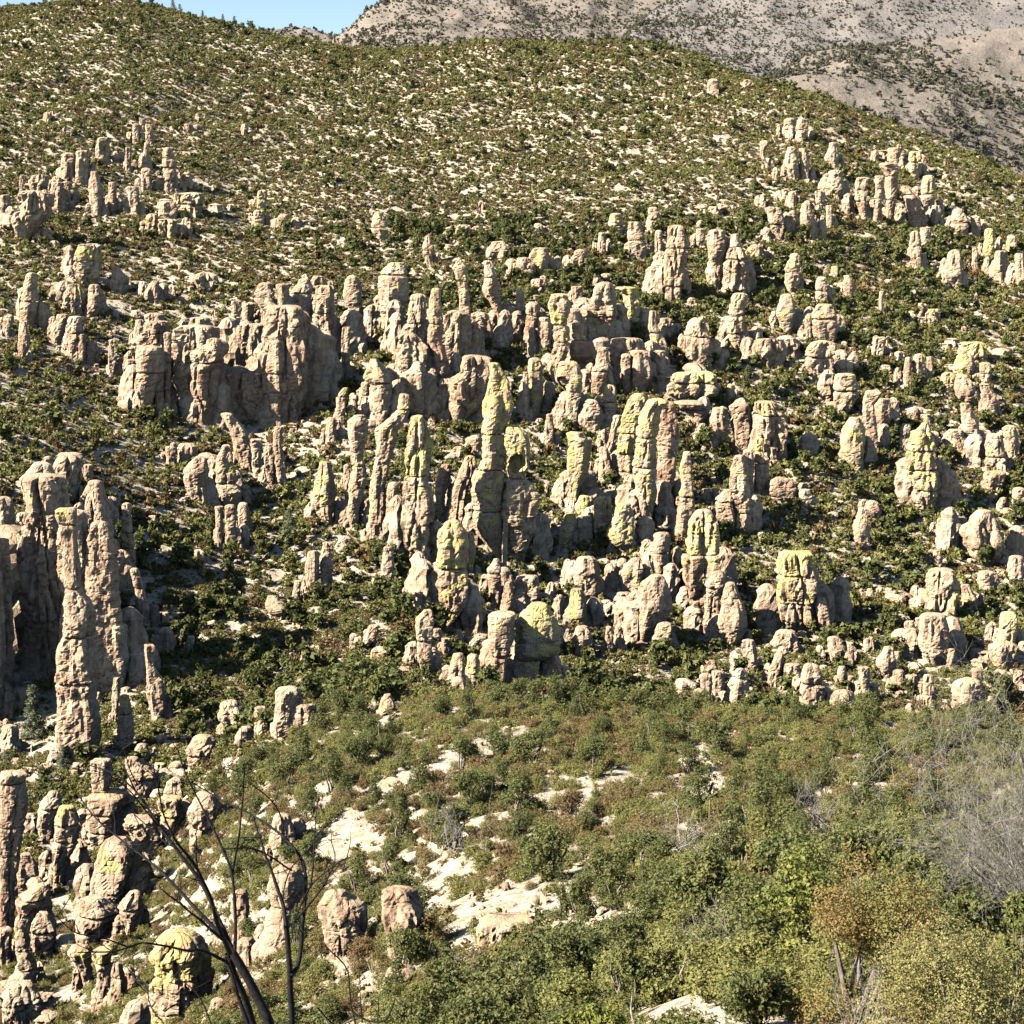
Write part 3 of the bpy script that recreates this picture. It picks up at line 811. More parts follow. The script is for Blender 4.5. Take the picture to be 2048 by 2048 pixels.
F .1 .4;878 1275 1317,1050 1262 1310;-;
F .2 .4;868 1325 1388,960 1320 1388,1050 1322 1375;960;
F .1 .3;870 1395 1432,1020 1392 1428;-;
F .9 .1;808 1600 1742,850 1585 1742,895 1610 1740;-;yellow rounded heap:yellow heap of rounded rocks on a knoll
F .7 .2;875 1570 1660,930 1555 1664,985 1575 1655;-;
F .8 .0;905 1695 1750,1015 1690 1752;960;
F .3 .65;988 1560 1642,1080 1560 1692,1152 1640 1702;-;
F .6 .2;970 1485 1552,1085 1480 1548;-;
F .2 .4;1020 1690 1742,1100 1710 1782,1205 1740 1782;-;
F .4 .3;1130 1585 1642,1250 1590 1692,1402 1640 1692;-;
F .1 .3;1275 1525 1600,1422 1580 1625;-;
F .1 .1;1188 1365 1425,1242 1360 1432;-;
F .2 .1;1240 1265 1312,1320 1250 1300,1402 1240 1282;-;
F .2 .1;800 760 887,870 720 887,920 730 885,1000 760 882;870;
F .4 .4;655 140 192,750 60 202,850 55 202,955 110 202;760;
F .9 .2;972 0 232,1050 -30 242,1142 10 152;1010;
F 1 .0;1028 295 335,1075 290 337,1112 292 330;-;
F .3 .3;1155 210 292,1250 205 322,1392 320 382;-;
F .1 .6;1142 300 412,1250 330 422,1405 340 422;-;
F .2 .4;1278 180 270,1340 170 282,1395 180 275;-;
F .2 .4;1128 0 172,1200 90 182,1282 100 162;1165;
F .6 .0;572 1350 1380,640 1340 1384;-;
F .9 .0;612 1400 1450,662 1395 1457;-;
F .7 .0;652 1355 1415,702 1345 1422;-;
F .1 .3;508 1138 1160,640 1130 1162;-;
F .1 .1;768 1100 1182,830 1092 1170,895 1100 1140;-;
F .2 .0;848 1220 1268,925 1212 1262;-;
C .0 .0;788 475 532,850 475 502,932 510 530;-;
C .2 .0;818 630 672,900 615 687,1002 640 692;-;
C .1 .0;822 690 722,880 695 747,1002 705 747;-;
C .3 .1;952 860 932,1030 850 947,1102 890 922;-;
C .2 .1;792 862 902,860 850 910,935 880 912;-;
C .2 .4;985 1010 1082,1080 1000 1067,1232 1040 1067;1050 1110;
C .1 .4;975 1110 1162,1100 1105 1162,1232 1100 1132;1100;
C .2 .5;908 1140 1242,970 1170 1242,1100 1175 1232,1228 1170 1212;970 1100;ribbed far wall:tallest pinkish column of the ribbed wall high on the slope
C .1 .3;1030 1260 1302,1080 1275 1352,1180 1290 1372,1262 1310 1362;1080;
C .7 .0;850 1295 1367,940 1300 1367,995 1320 1352;900;
C .6 .1;980 1380 1442,1080 1365 1442,1185 1400 1427;1070;
C .1 .3;1138 1425 1472,1252 1430 1477;-;
C .1 .1;1128 710 762,1200 700 777,1338 755 777;-;
C .1 .1;1060 780 836,1202 778 832;1130;
C .0 .3;1138 838 875,1262 842 876;-;
C .2 .3;1150 510 592,1240 530 607,1332 570 607;1240;
C .1 .2;1148 185 292,1202 195 280;-;
C .0 .3;448 190 252,525 188 250;-;pink ridge boulder:lone pink boulder near the crest of the green hill
C .0 .1;443 385 430,478 380 432;-;
C .1 .0;668 612 672,768 610 672;720;
C .1 .0;662 682 742,785 680 738;720;
C .1 .2;822 1180 1250,912 1175 1252;-;
C .0 .0;838 1098 1122,892 1100 1122;-;
C .1 .1;1078 475 512,1152 478 512;-;
C .0 .1;1068 632 682,1152 630 680;-;
C .0 .0;1048 597 632,1105 595 630;-;
B .6 .1;1185 1575 1642,1250 1565 1652,1315 1600 1642;1250;
B .4 .1;1230 1680 1742,1330 1670 1772,1452 1730 1777;1330;
B .3 .1;1152 1788 1836,1292 1785 1835;1210;
B .2 .1;1282 1822 1866,1432 1820 1862;-;
B .2 .1;1288 1510 1548,1412 1505 1552;-;
B .8 .0;1180 270 317,1260 250 347,1345 300 347;1260;cream ledge pile:cream pile of ledges alone on the dark green belt
B .1 .4;1308 552 582,1380 535 607,1462 575 597;1380;
B .4 .2;1338 920 985,1390 890 1005,1445 900 995;-;
B .3 .1;1248 1150 1202,1292 1135 1212;-;
B .3 .2;1248 730 800,1302 715 802;-;
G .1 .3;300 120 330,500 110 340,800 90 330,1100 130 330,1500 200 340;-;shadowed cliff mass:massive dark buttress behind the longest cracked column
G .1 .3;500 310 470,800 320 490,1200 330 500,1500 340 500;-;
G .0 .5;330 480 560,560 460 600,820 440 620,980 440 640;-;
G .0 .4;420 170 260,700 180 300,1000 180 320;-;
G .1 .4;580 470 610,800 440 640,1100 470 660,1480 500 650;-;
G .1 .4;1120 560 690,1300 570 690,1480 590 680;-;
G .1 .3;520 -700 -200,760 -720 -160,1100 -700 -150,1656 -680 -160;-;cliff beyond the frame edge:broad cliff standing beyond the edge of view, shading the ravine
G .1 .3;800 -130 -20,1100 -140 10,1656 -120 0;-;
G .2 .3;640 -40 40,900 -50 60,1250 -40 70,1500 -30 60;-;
D .0 .5;700 1290 1450,900 1280 1470,1230 1340 1460;-;great shaded buttress:great shaded buttress closing the dark cleft
D .0 .5;600 1480 1640,800 1450 1680,1000 1440 1690,1240 1500 1660;-;
D .1 .4;690 780 930,800 760 930,1000 770 920,1200 800 900;-;wide fluted wall:wide fluted wall joining the broad pink columns
D .1 .4;720 960 1180,900 950 1200,1200 980 1160;-;
E .2 .4;520 640 800,700 600 790,900 620 760;-;central backing wall:broken pink wall behind the slim pale needle
E .1 .4;620 400 520,700 390 560,960 420 540;-;
E .2 .4;480 1290 1480,640 1290 1500,760 1330 1480;-;upper rock rampart:rock rampart tying together the layered heads
E .2 .4;640 1600 1760,760 1580 1790,900 1600 1760;-;
A .1 .1;688 728 772,802 730 770;-;
A .1 .1;658 768 802,802 770 800;730;
A .1 .2;688 798 842,805 800 840;-;
A .1 .1;788 795 822,940 775 817;-;
A .1 .3;938 775 830,1067 772 837;-;
A .2 .3;825 900 947,890 890 972,970 905 972,1062 895 952;870 930 1000;stacked far tower:stacked tower of four blocks on the far slope
A .1 .3;948 500 532,1050 490 562,1195 500 552;-;
A .2 .2;858 335 412,1012 330 412;-;
A .2 .3;838 415 482,1022 410 480;-;
A .1 .1;968 108 132,1082 105 130;-;
A .1 .2;972 170 260,1062 165 262;-;
A .1 .35;1082 80 262,1180 70 262,1322 85 152;-;wide fluted crag:wide fluted pink crag at the edge of the far slope
A .1 .3;1078 0 52,1262 0 50;-;
A .1 .3;1008 275 345,1182 270 350;-;
A .1 .3;1008 342 385,1122 340 387;-;
A .1 .2;1008 595 640,1172 590 642;-;
A .1 .3;1038 692 760,1192 720 767;-;
A .5 .1;768 530 612,912 525 610;-;
A .1 .2;818 690 722,952 692 722;-;
A .3 .2;1118 885 965,1202 880 972;-;
A .6 .1;1078 960 1110,1192 955 1108;1130;
A .6 .1;1198 800 872,1312 795 870;1250;
A .8 .0;1218 875 970,1322 870 972;-;
A .8 .0;1058 1420 1470,1162 1415 1468;1100;
A .6 .0;1168 1400 1460,1252 1395 1462;-;
A .1 .3;1198 1530 1595,1272 1525 1597;-;
A .1 .1;968 1002 1060,1032 1000 1062;-;
A .0 .1;688 1000 1062,742 1005 1062;-;
A .1 .1;628 242 282,682 240 280;-;
'''

rock_data = []
for ln in ROCKS.strip().splitlines():
    head, rows, joints, lab = (ln.split(';') + [''])[:4]
    t, lich, red = head.split()
    ox, oy = TILES[t]
    R = np.array([[float(a) for a in r.split()] for r in rows.split(',')])
    R = np.stack([oy + R[:, 0] / 2.76, ox + R[:, 1] / 2.76, ox + R[:, 2] / 2.76], 1)
    js = None if joints == '' else ([] if joints == '-' else [oy + float(j) / 2.76 for j in joints.split()])
    rock_data.append(dict(tile=t, lich=float(lich), red=float(red), R=R, joints=js, lab=lab.strip()))

footprints = []                 # (x, y, radius) of everything planted on the hillside

def rock_surface(R, Y, seed, depth_k, extend, nseg, nring, strata, hollow=None, rough_k=1.0):
    """outline rows -> noisy closed column; returns ring grid (nr,nseg,3) and the ring heights"""
    r = np.random.default_rng(seed)
    z = Y * gz(R[:, 0])
    xa = Y * (R[:, 1] - 1024) / qx(R[:, 0]); xb = Y * (R[:, 2] - 1024) / qx(R[:, 0])
    xc, hw = (xa + xb) / 2, np.maximum((xb - xa) / 2, 0.05)
    o = np.argsort(z)
    z, xc, hw = z[o], xc[o], hw[o]
    W = float(np.median(hw))
    z = np.concatenate([[z[0] - extend], z]); xc = np.concatenate([[xc[0]], xc]); hw = np.concatenate([[hw[0] * 1.06], hw])
    zz = np.linspace(z[0], z[-1], nring)
    cx, hx = pchip(z, xc, zz), pchip(z, hw, zz)
    hy = pchip(z, np.maximum(hw, 0.55 * W), zz) * depth_k
    cy = Y + hy.max() * 0.55 + 0.12 * W * pnoise(np.stack([zz / (2.2 * W), zz * 0, zz * 0 + seed], 1), 5)
    # domed top
    top_w = hx[-1]
    if r.random() < 0.55:
        up = r.uniform(0.12, 0.3) * top_w; caps = np.array([0.3, 0.55, 0.8, 0.95, 1.0]); sc_ = np.array([0.97, 0.90, 0.74, 0.42, 0.02])
    else:
        up = r.uniform(0.3, 0.65) * top_w; caps = np.array([0.35, 0.62, 0.82, 0.95, 1.0]); sc_ = np.array([0.93, 0.80, 0.60, 0.32, 0.02])
    zz = np.concatenate([zz, zz[-1] + caps * up]); cx = np.concatenate([cx, np.full(5, cx[-1])]); cy = np.concatenate([cy, np.full(5, cy[-1])])
    hx = np.concatenate([hx, top_w * sc_]); hy = np.concatenate([hy, hy[-1] * sc_])
    th = np.linspace(0, 2 * math.pi, nseg, endpoint=False) + r.uniform(0, 0.1)
    m = r.uniform(2.4, 5.0); ro = r.uniform(-0.5, 0.5)
    se = (np.abs(np.cos(th - ro)) ** m + np.abs(np.sin(th - ro)) ** m) ** (-1 / m)
    se = se / np.max(np.abs(se * np.cos(th)))
    T, Zg = np.meshgrid(th, zz)
    cosT, sinT = np.cos(T), np.sin(T)
    rad = se[None, :] * np.ones_like(T)
    n_cap = len(zz)
    # angular irregularity that drifts slowly with height
    q = np.stack([cosT.ravel() * 0.9, sinT.ravel() * 0.9, Zg.ravel() / (4.5 * W) + seed * 3.7], 1)
    rad = rad * (1 + 0.13 * pnoise(q, 21).reshape(T.shape))
    px = cx[:, None] + hx[:, None] * rad * cosT
    py = cy[:, None] + hy[:, None] * rad * sinT
    P = np.stack([px, py, Zg], -1).reshape(-1, 3)
    wl = np.minimum(hx[:, None], W) * np.ones_like(T)
    sd = np.array([0, 0, seed * 1.3])
    d = 0.14 * (0.42 - np.abs(pnoise((P + sd) / (W * 0.95) * np.array([1, 1, 0.5]), 31))).reshape(T.shape)     # bulges with creased edges
    pl = pnoise((P + sd) / (W * 0.75) * np.array([1, 1, 0.33]), 34).reshape(T.shape) * 3.2                      # split plates
    d += 0.085 * (np.floor(pl) + smooth(0.72, 1.0, pl - np.floor(pl)) + 0.5)
    pl = pnoise((P + sd) / (W * 0.8) * np.array([0.7, 0.7, 1.3]), 35).reshape(T.shape) * 2.4                   # broken benches
    d += 0.04 * (np.floor(pl) + smooth(0.75, 1.0, pl - np.floor(pl)) + 0.5)
    d += 0.07 * pnoise((P + sd) / (W * 0.36) * np.array([1, 1, 0.7]), 32).reshape(T.shape)
    d += 0.03 * pnoise((P + sd) / (W * 0.15 + 0.12), 33).reshape(T.shape)
    rg = r.uniform(0.4, 0.85) * rough_k
    d = d * (0.45 + 0.55 * rg)
    # joint network: polygonal blocks with sunken seams, and long upright flutes on the broad faces
    for sc_w, st_, dp, se_ in ((max(0.95 * W, 1.2), 2.2, 0.16, 81), (max(0.40 * W, 0.8), 1.7, 0.05, 82)):
        q = (P + sd) / sc_w * np.array([1, 1, 1 / st_])
        q = q + 0.28 * np.stack([pnoise(q * 1.7, 83), pnoise(q * 1.7, 84), pnoise(q * 1.7, 85)], 1)
        f1, f2, idn = worley(q, se_ + seed)
        d -= dp * (0.35 + 0.65 * rg) * smooth(0.12, 0.0, f2 - f1).reshape(T.shape)
        d += dp * 1.25 * rg * (idn - 0.5).reshape(T.shape)
    if W > 2.2:
        fl = 1 - np.abs(pnoise(P / np.array([1.9, 1.9, 11.0]) + sd, 86)) * 2.2
        d -= (0.75 / W) * smooth(0.45, 1.0, fl).reshape(T.shape)
        d += (0.9 / W) * pnoise(P / np.array([3.2, 3.2, 9.0]) + sd, 87).reshape(T.shape)
    # level bedding cracks, stronger on some sides
    ph = Zg * (1.0 / max(0.9, 0.6 * W)) + 0.35 * pnoise((P + sd) / (2.5 * W), 41).reshape(T.shape)
    bed = pnoise(np.stack([ph.ravel() * 1.35, ph.ravel() * 0 + seed * 5.1, ph.ravel() * 0 + seed], 1), 42).reshape(T.shape)
    side = smooth(-0.1, 0.4, pnoise((P + sd) / (1.3 * W), 43)).reshape(T.shape)
    d -= 1.1 * strata * side * smooth(0.07, 0.0, np.abs(bed + 0.05))
    # upright fissures
    for k in range(r.integers(2, 5)):
        a0 = r.uniform(0, 2 * math.pi)
        wob = 0.25 * pnoise(np.stack([zz / (1.6 * W), zz * 0 + k, zz * 0 + seed], 1), 51)
        ln = smooth(-0.25, 0.2, pnoise(np.stack([zz / (3.2 * W), zz * 0 + k + 9, zz * 0 + seed], 1), 52))
        da = (T - a0 - wob[:, None] + math.pi) % (2 * math.pi) - math.pi
        d -= r.uniform(0.12, 0.3) * np.exp(-(da / r.uniform(0.06, 0.14)) ** 2) * ln[:, None]
    capf = np.ones(n_cap); capf[-5:] = [0.95, 0.85, 0.7, 0.5, 0.15]
    d = d * capf[:, None]
    px += d * wl * cosT
    py += d * wl * sinT
    pz = Zg + (0.10 * W * pnoise((P + sd) / (W * 0.8), 61)).reshape(T.shape) * capf[:, None]
    G = np.stack([px, py, pz], -1)
    if hollow is not None:
        hu, hv, hr = hollow
        hxw = Y * (hu - 1024) / float(qx(hv)); hzw = Y * float(gz(hv)); hrw = Y * hr / F
        dd = np.hypot(G[..., 0] - hxw, (G[..., 2] - hzw) * 0.8) / hrw
        front = G[..., 1] < cy[:, None]
        G[..., 1] += np.where(front, 1.7 * hrw * smooth(1.15, 0.75, dd), 0)
    return G, zz, W

def ring_block(G):
    """closed mesh of a stack of rings, both ends capped"""
    nr, ns, _ = G.shape
    v = G.reshape(-1, 3)
    f = grid_faces(nr, ns, True)
    v = np.concatenate([v, G[:1].mean(1), G[-1:].mean(1)])
    j = np.arange(ns); j2 = (j + 1) % ns
    lo = np.stack([j2, j, np.full(ns, nr * ns), np.full(ns, nr * ns)], 1)
    hi = np.stack([(nr - 1) * ns + j, (nr - 1) * ns + j2, np.full(ns, nr * ns + 1), np.full(ns, nr * ns + 1)], 1)
    return v, f, np.concatenate([lo[:, :3], hi[:, :3]])

def block_mesh(name, G, mat):
    v, q, t = ring_block(G)
    me = bpy.data.meshes.new(name)
    nq, ntr = len(q), len(t)
    me.vertices.add(len(v)); me.vertices.foreach_set('co', v.astype(np.float32).ravel())
    loops = np.concatenate([q.ravel(), t.ravel()]).astype(np.int32)
    me.loops.add(len(loops)); me.loops.foreach_set('vertex_index', loops)
    me.polygons.add(nq + ntr)
    me.polygons.foreach_set('loop_start', np.concatenate([np.arange(nq) * 4, nq * 4 + np.arange(ntr) * 3]).astype(np.int32))
    me.polygons.foreach_set('use_smooth', np.zeros(nq + ntr, bool))
    me.update(calc_edges=True)
    me.materials.append(mat)
    return me

def build_rock(rd, idx):
    R = rd['R']
    r = np.random.default_rng(1000 + idx)
    ub, vb = (R[-1, 1] + R[-1, 2]) / 2, R[-1, 0]
    yadd = R[0, 1] != R[0, 1]
    ymin = {'J': 62, 'K': 30}.get(rd['tile'], 168)
    if rd['lab'].startswith(('pink outcrop', 'pale lone')) : ymin = 100
    hit = ray_hit(ub, vb, ymin)
    if hit is None:
        return None
    Y = hit[1]
    if any(k in rd['lab'] for k in ('mass', 'buttress closing', 'fluted wall', 'backing wall', 'rampart')): Y += 5.0
    if 'dark cleft' in rd['lab']: Y += 8.0
    wpx = float(np.median(R[:, 2] - R[:, 1])); hpx = R[-1, 0] - R[0, 0]
    if hpx < 1: return None
    nseg = int(np.clip(wpx * 0.85, 20, 84))
    W = wpx / 2 * Y / F
    extend = max(2.5, 0.5 * W + 1.0)
    hm = hpx * Y / F + extend
    nring = int(np.clip(hpx * 0.46 * (hm / (hm - extend)), 12, 190))
    dk = r.uniform(0.75, 1.0) if hpx / wpx > 1.2 else r.uniform(0.6, 0.8)
    if 'shaded brown wall' in rd['lab'] or 'dark cleft' in rd['lab']: dk = 0.6
    strata = r.uniform(0.05, 0.11)
    hollow = (650 + 1062 / 2.76, 800 + 352 / 2.76, 15.0) if rd['lab'].startswith('hollow-eyed') else None
    if rd['lab'].startswith('arch-footed'): hollow = (650 + 1305 / 2.76, 450 + 890 / 2.76, 15.0)
    rough_k = 0.35 if any(k in rd['lab'] for k in ('egg-shaped', 'dome', 'smooth', 'block stack', 'hunched', 'almond')) else 1.0
    G, zz, W = rock_surface(R, Y, idx + 3, dk, extend, nseg, nring, strata, hollow, rough_k)
    # joints -> separate blocks
    js = rd['joints']
    if js is None:
        js = []
        if hpx > 60:
            nj = int(np.clip(hpx / (wpx * 2.0), 1, 2))
            js = sorted(R[0, 0] + hpx * (k + r.uniform(0.3, 0.7)) / (nj + 0.4) for k in range(nj))
            js = [j for j in js if R[0, 0] + 10 < j < R[-1, 0] - 10]
    zj = sorted(float(Y * gz(j)) for j in js)
    cuts = [0]
    for a in zj:
        k = int(np.searchsorted(zz, a))
        if k - cuts[-1] >= 3 and len(zz) - k >= 7: cuts.append(k)
    cuts.append(len(zz))
    x0 = float(G[0, :, 0].mean()); y0 = float(G[0, :, 1].mean())
    z0 = float(height(x0, y0))
    org = np.array([x0, y0, z0])
    kind = 'rock_pinnacle' if hpx / wpx > 1.15 else 'boulder'
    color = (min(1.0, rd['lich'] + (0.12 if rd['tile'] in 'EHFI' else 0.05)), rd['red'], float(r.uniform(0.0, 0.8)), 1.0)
    blocks = []
    for k in range(len(cuts) - 1):
        a, b = cuts[k], cuts[k + 1]
        B = G[a:b].copy()
        nb = b - a
        c = B.mean(1, keepdims=True)
        if len(cuts) > 2:
            lo = np.arange(nb); hi = nb - 1 - lo
            s = np.ones(nb)
            e = [0.88, 0.965]
            for q_, sv in enumerate(e):
                if k > 0 and q_ < nb: s[q_] *= sv
                if k < len(cuts) - 2 and q_ < nb: s[nb - 1 - q_] *= sv
            B[..., :2] = c[..., :2] + (B[..., :2] - c[..., :2]) * s[:, None, None]
            if k > 0:
                B[..., 0] += r.uniform(-0.07, 0.07) * W; B[..., 1] += r.uniform(-0.08, 0.02) * W
                B[0, :, 2] += 0.02 * W
            B[-1, :, 2] += (0.035 * W if k < len(cuts) - 2 else 0)
        blocks.append(B - org)
    if len(blocks) == 1:
        o = add_obj(kind, block_mesh(kind, blocks[0], M_ROCK))
        o.color = color
        root = o
    else:
        root = add_obj(kind, None)
        for k, B in enumerate(blocks):
            nm = 'block'
            if k == len(blocks) - 1 and len(B) < 0.3 * len(zz): nm = 'caprock'
            o = add_obj(nm, block_mesh(nm, B, M_ROCK), root)
            cc = list(color)
            cc[0] = float(np.clip(cc[0] * (0.62 + 0.5 * k / (len(blocks) - 1)) * r.uniform(0.9, 1.1), 0, 1))
            cc[1] = float(np.clip(cc[1] * (1.3 - 0.7 * k / (len(blocks) - 1)), 0, 1))
            o.color = cc
    root.location = org
    hb = float(np.median(np.abs(G[:max(2, nring // 4), :, 0] - x0)))
    footprints.append((x0, y0, max(hb, 0.4) * 1.12))
    rd.update(obj=root, Y=Y, kind=kind, W=W, hpx=hpx, wpx=wpx, c=(float(np.mean(R[:, 1:])), float((R[0, 0] + R[-1, 0]) / 2)), ok=True)
    return root

for i, rd in enumerate(rock_data):
    if build_rock(rd, i) is None:
        print('rock without ground', i, rd['R'][-1])

# labels: the named ones first, every other by its look and the named rock it stands beside
named = []
for rd in rock_data:
    if rd.get('ok') and rd['lab']:
        s, l = rd['lab'].split(':')
        named.append((s, rd))
        rd['obj']['label'] = l.strip()
used_labels = {}
def where(c, ref):
    dx, dy = c[0] - ref[0], c[1] - ref[1]
    d = math.hypot(dx, dy)
    if abs(dx) > abs(dy): w = 'on the sunny side of' if dx < 0 else 'on the shadow side of'
    else: w = 'uphill of' if dy < 0 else 'downhill of'
    return w, d
for rd in rock_data:
    if not rd.get('ok'): continue
    o = rd['obj']
    o['category'] = 'rock pinnacle' if rd['kind'] == 'rock_pinnacle' else 'boulder'
    o['group'] = 'rhyolite pinnacles on the hillside' if rd['kind'] == 'rock_pinnacle' else 'boulders among the pinnacles'
    if rd['lab']: continue
    asp = rd['hpx'] / rd['wpx']
    sh = 'needle-thin' if asp > 4 else 'slender' if asp > 2.8 else 'tall' if asp > 1.9 else 'stubby' if asp > 1.15 else 'squat'
    co = ('yellow-lichened' if rd['lich'] > 0.65 else 'lichen-flecked' if rd['lich'] > 0.35 else 'red-brown' if rd['red'] >= 0.55 else
          'pinkish' if rd['red'] >= 0.3 else 'pale tan' if rd['red'] > 0.05 else 'whitish')
    noun = 'pinnacle' if rd['kind'] == 'rock_pinnacle' else 'boulder'
    cand = sorted(((where(rd['c'], n['c']), s) for s, n in named), key=lambda t: t[0][1])
    done = False
    for (w, d), s in cand[:4]:
        far = 'just ' if d < 55 else '' if d < 130 else 'well '
        ex = 'jointed ' if rd['joints'] else ''
        for lab in (f'{sh} {co} {noun} {far}{w} the {s}', f'{sh} {ex}{co} {noun} {far}{w} the {s}',
                    f'{"small" if rd["hpx"] < 70 else "large"} {sh} {ex}{co} {noun} {far}{w} the {s}'):
            if lab not in used_labels:
                used_labels[lab] = 1; o['label'] = lab; done = True; break
        if done: break
    if not done:
        for k, nm in enumerate(('second', 'third', 'fourth', 'fifth', 'sixth')):
            (w, d), s = cand[0]
            lab = f'{nm} {sh} {co} {noun} {w} the {s}'
            if lab not in used_labels:
                used_labels[lab] = 1; o['label'] = lab; break
FP = np.array(footprints)
print('rocks', len(FP))
# ------------------------------------------------------------------ loose rock between the named ones
hidden = bpy.data.collections.new('shrub_shapes')      # source shapes for the scattered stuff, never linked to the scene
def proto(name, me):
    o = bpy.data.objects.new(name, me)
    return o

def scatter(name, pts, scl, rot, idx, protos, label, cat, color=None):
    coll = bpy.data.collections.new(name + '_shapes')
    for i, p in enumerate(protos):
        o = bpy.data.objects.new(f'{name}_{i:02d}', p)
        if color is not None: o.color = color[i % len(color)]
        coll.objects.link(o)
    n = len(pts)
    me = bpy.data.meshes.new(name)
    me.vertices.add(n); me.vertices.foreach_set('co', np.asarray(pts, np.float32).ravel())
    for nm, ty, key, arr in (('scl', 'FLOAT_VECTOR', 'vector', scl), ('rot', 'FLOAT_VECTOR', 'vector', rot)):
        a = me.attributes.new(nm, ty, 'POINT'); a.data.foreach_set(key, np.asarray(arr, np.float32).ravel())
    a = me.attributes.new('idx', 'INT', 'POINT'); a.data.foreach_set('value', np.asarray(idx, np.int32))
    o = add_obj(name, me, kind='stuff', label=label, category=cat)
    o.color = (0.12, 0.22, 0.6, 1)
    ng = bpy.data.node_groups.new(name, 'GeometryNodeTree')
    ng.interface.new_socket('Geometry', in_out='INPUT', socket_type='NodeSocketGeometry')
    ng.interface.new_socket('Geometry', in_out='OUTPUT', socket_type='NodeSocketGeometry')
    N, L = ng.nodes.new, ng.links.new
    gi, go = N('NodeGroupInput'), N('NodeGroupOutput')
    ci = N('GeometryNodeCollectionInfo'); ci.inputs['Collection'].default_value = coll
    ci.inputs['Separate Children'].default_value = True; ci.inputs['Reset Children'].default_value = True
    ip = N('GeometryNodeInstanceOnPoints'); ip.inputs['Pick Instance'].default_value = True
    def attr(nm, ty):
        x = N('GeometryNodeInputNamedAttribute'); x.data_type = ty; x.inputs['Name'].default_value = nm
        return x.outputs['Attribute']
    L(gi.outputs[0], ip.inputs['Points']); L(ci.outputs[0], ip.inputs['Instance'])
    L(attr('idx', 'INT'), ip.inputs['Instance Index']); L(attr('scl', 'FLOAT_VECTOR'), ip.inputs['Scale'])
    L(attr('rot', 'FLOAT_VECTOR'), ip.inputs['Rotation']); L(ip.outputs[0], go.inputs[0])
    md = o.modifiers.new('scatter', 'NODES'); md.node_group = ng
    return o

def loose_stone(seed, tall):
    """unit stone: half-width 1, height 2*tall, standing on z=0"""
    r = np.random.default_rng(seed)
    n = 6
    vs = np.linspace(0, 1, n)
    ns, nr = 22, 20
    th = np.linspace(0, 2 * math.pi, ns, endpoint=False)
    z = np.concatenate([np.linspace(-0.5, 1, nr - 4), [1.05, 1.11, 1.15, 1.17]])
    w = np.interp(z, [-0.5, 0, 0.3, 0.6, 0.85, 1.0, 1.05, 1.11, 1.15, 1.17], [1.05, 1.0, r.uniform(0.8, 1.05), r.uniform(0.75, 1.05), r.uniform(0.72, 1.0), r.uniform(0.62, 0.88), 0.6, 0.44, 0.22, 0.02])
    T, Zg = np.meshgrid(th, z)
    m = r.uniform(2.6, 6)
    se = (np.abs(np.cos(th)) ** m + np.abs(np.sin(th)) ** m) ** (-1 / m)
    P = np.stack([np.cos(T), np.sin(T), Zg * tall * 1.3 + seed * 3.1], -1).reshape(-1, 3)
    pl = pnoise(P * 1.2, 3) * 3
    d = 0.16 * pnoise(P * 1.3, 1) + 0.09 * (np.floor(pl) + smooth(0.7, 1, pl - np.floor(pl)) + 0.5) + 0.10 * pnoise(P * 3.1, 2)
    f1, f2, idn = worley(P * np.array([1.1, 1.1, 0.7]), 5 + seed)
    d = d - 0.16 * smooth(0.14, 0, f2 - f1) + 0.13 * (idn - 0.5)
    R = (w[:, None] * se[None] * (1 + d.reshape(T.shape)))
    lean = r.uniform(-0.12, 0.12, 2)
    V = np.stack([R * np.cos(T) + lean[0] * Zg * tall, R * np.sin(T) * 0.85 + lean[1] * Zg * tall, Zg * 2 * tall], -1)
    return block_mesh('loose_stone', V, M_ROCK)

stone_protos = [loose_stone(60 + k, t) for k, t in enumerate((0.45, 0.55, 0.7, 0.6, 1.0, 1.3, 1.7, 2.2, 2.8, 3.4))]
stone_cols = [(l, r_, t, 1) for l, r_, t in ((0.0, 0.1, .8), (0.1, 0.2, .5), (0.0, 0.1, .9), (0.15, 0.3, .4), (0.1, 0.3, .5), (0.2, 0.2, .6), (0.1, 0.45, .3), (0.15, 0.2, .7), (0.1, 0.4, .4), (0.2, 0.3, .4))]
spts, sscl, srot, sidx = [], [], [], []
def add_stone(x, y, hw, k):
    spts.append((x, y, float(height(x, y)) - 0.15 * hw)); sscl.append((hw * rng.uniform(0.8, 1.2), hw * rng.uniform(0.8, 1.2), hw * rng.uniform(0.85, 1.15)))
    srot.append((rng.uniform(-.06, .06), rng.uniform(-.06, .06), rng.uniform(0, 6.28))); sidx.append(k)
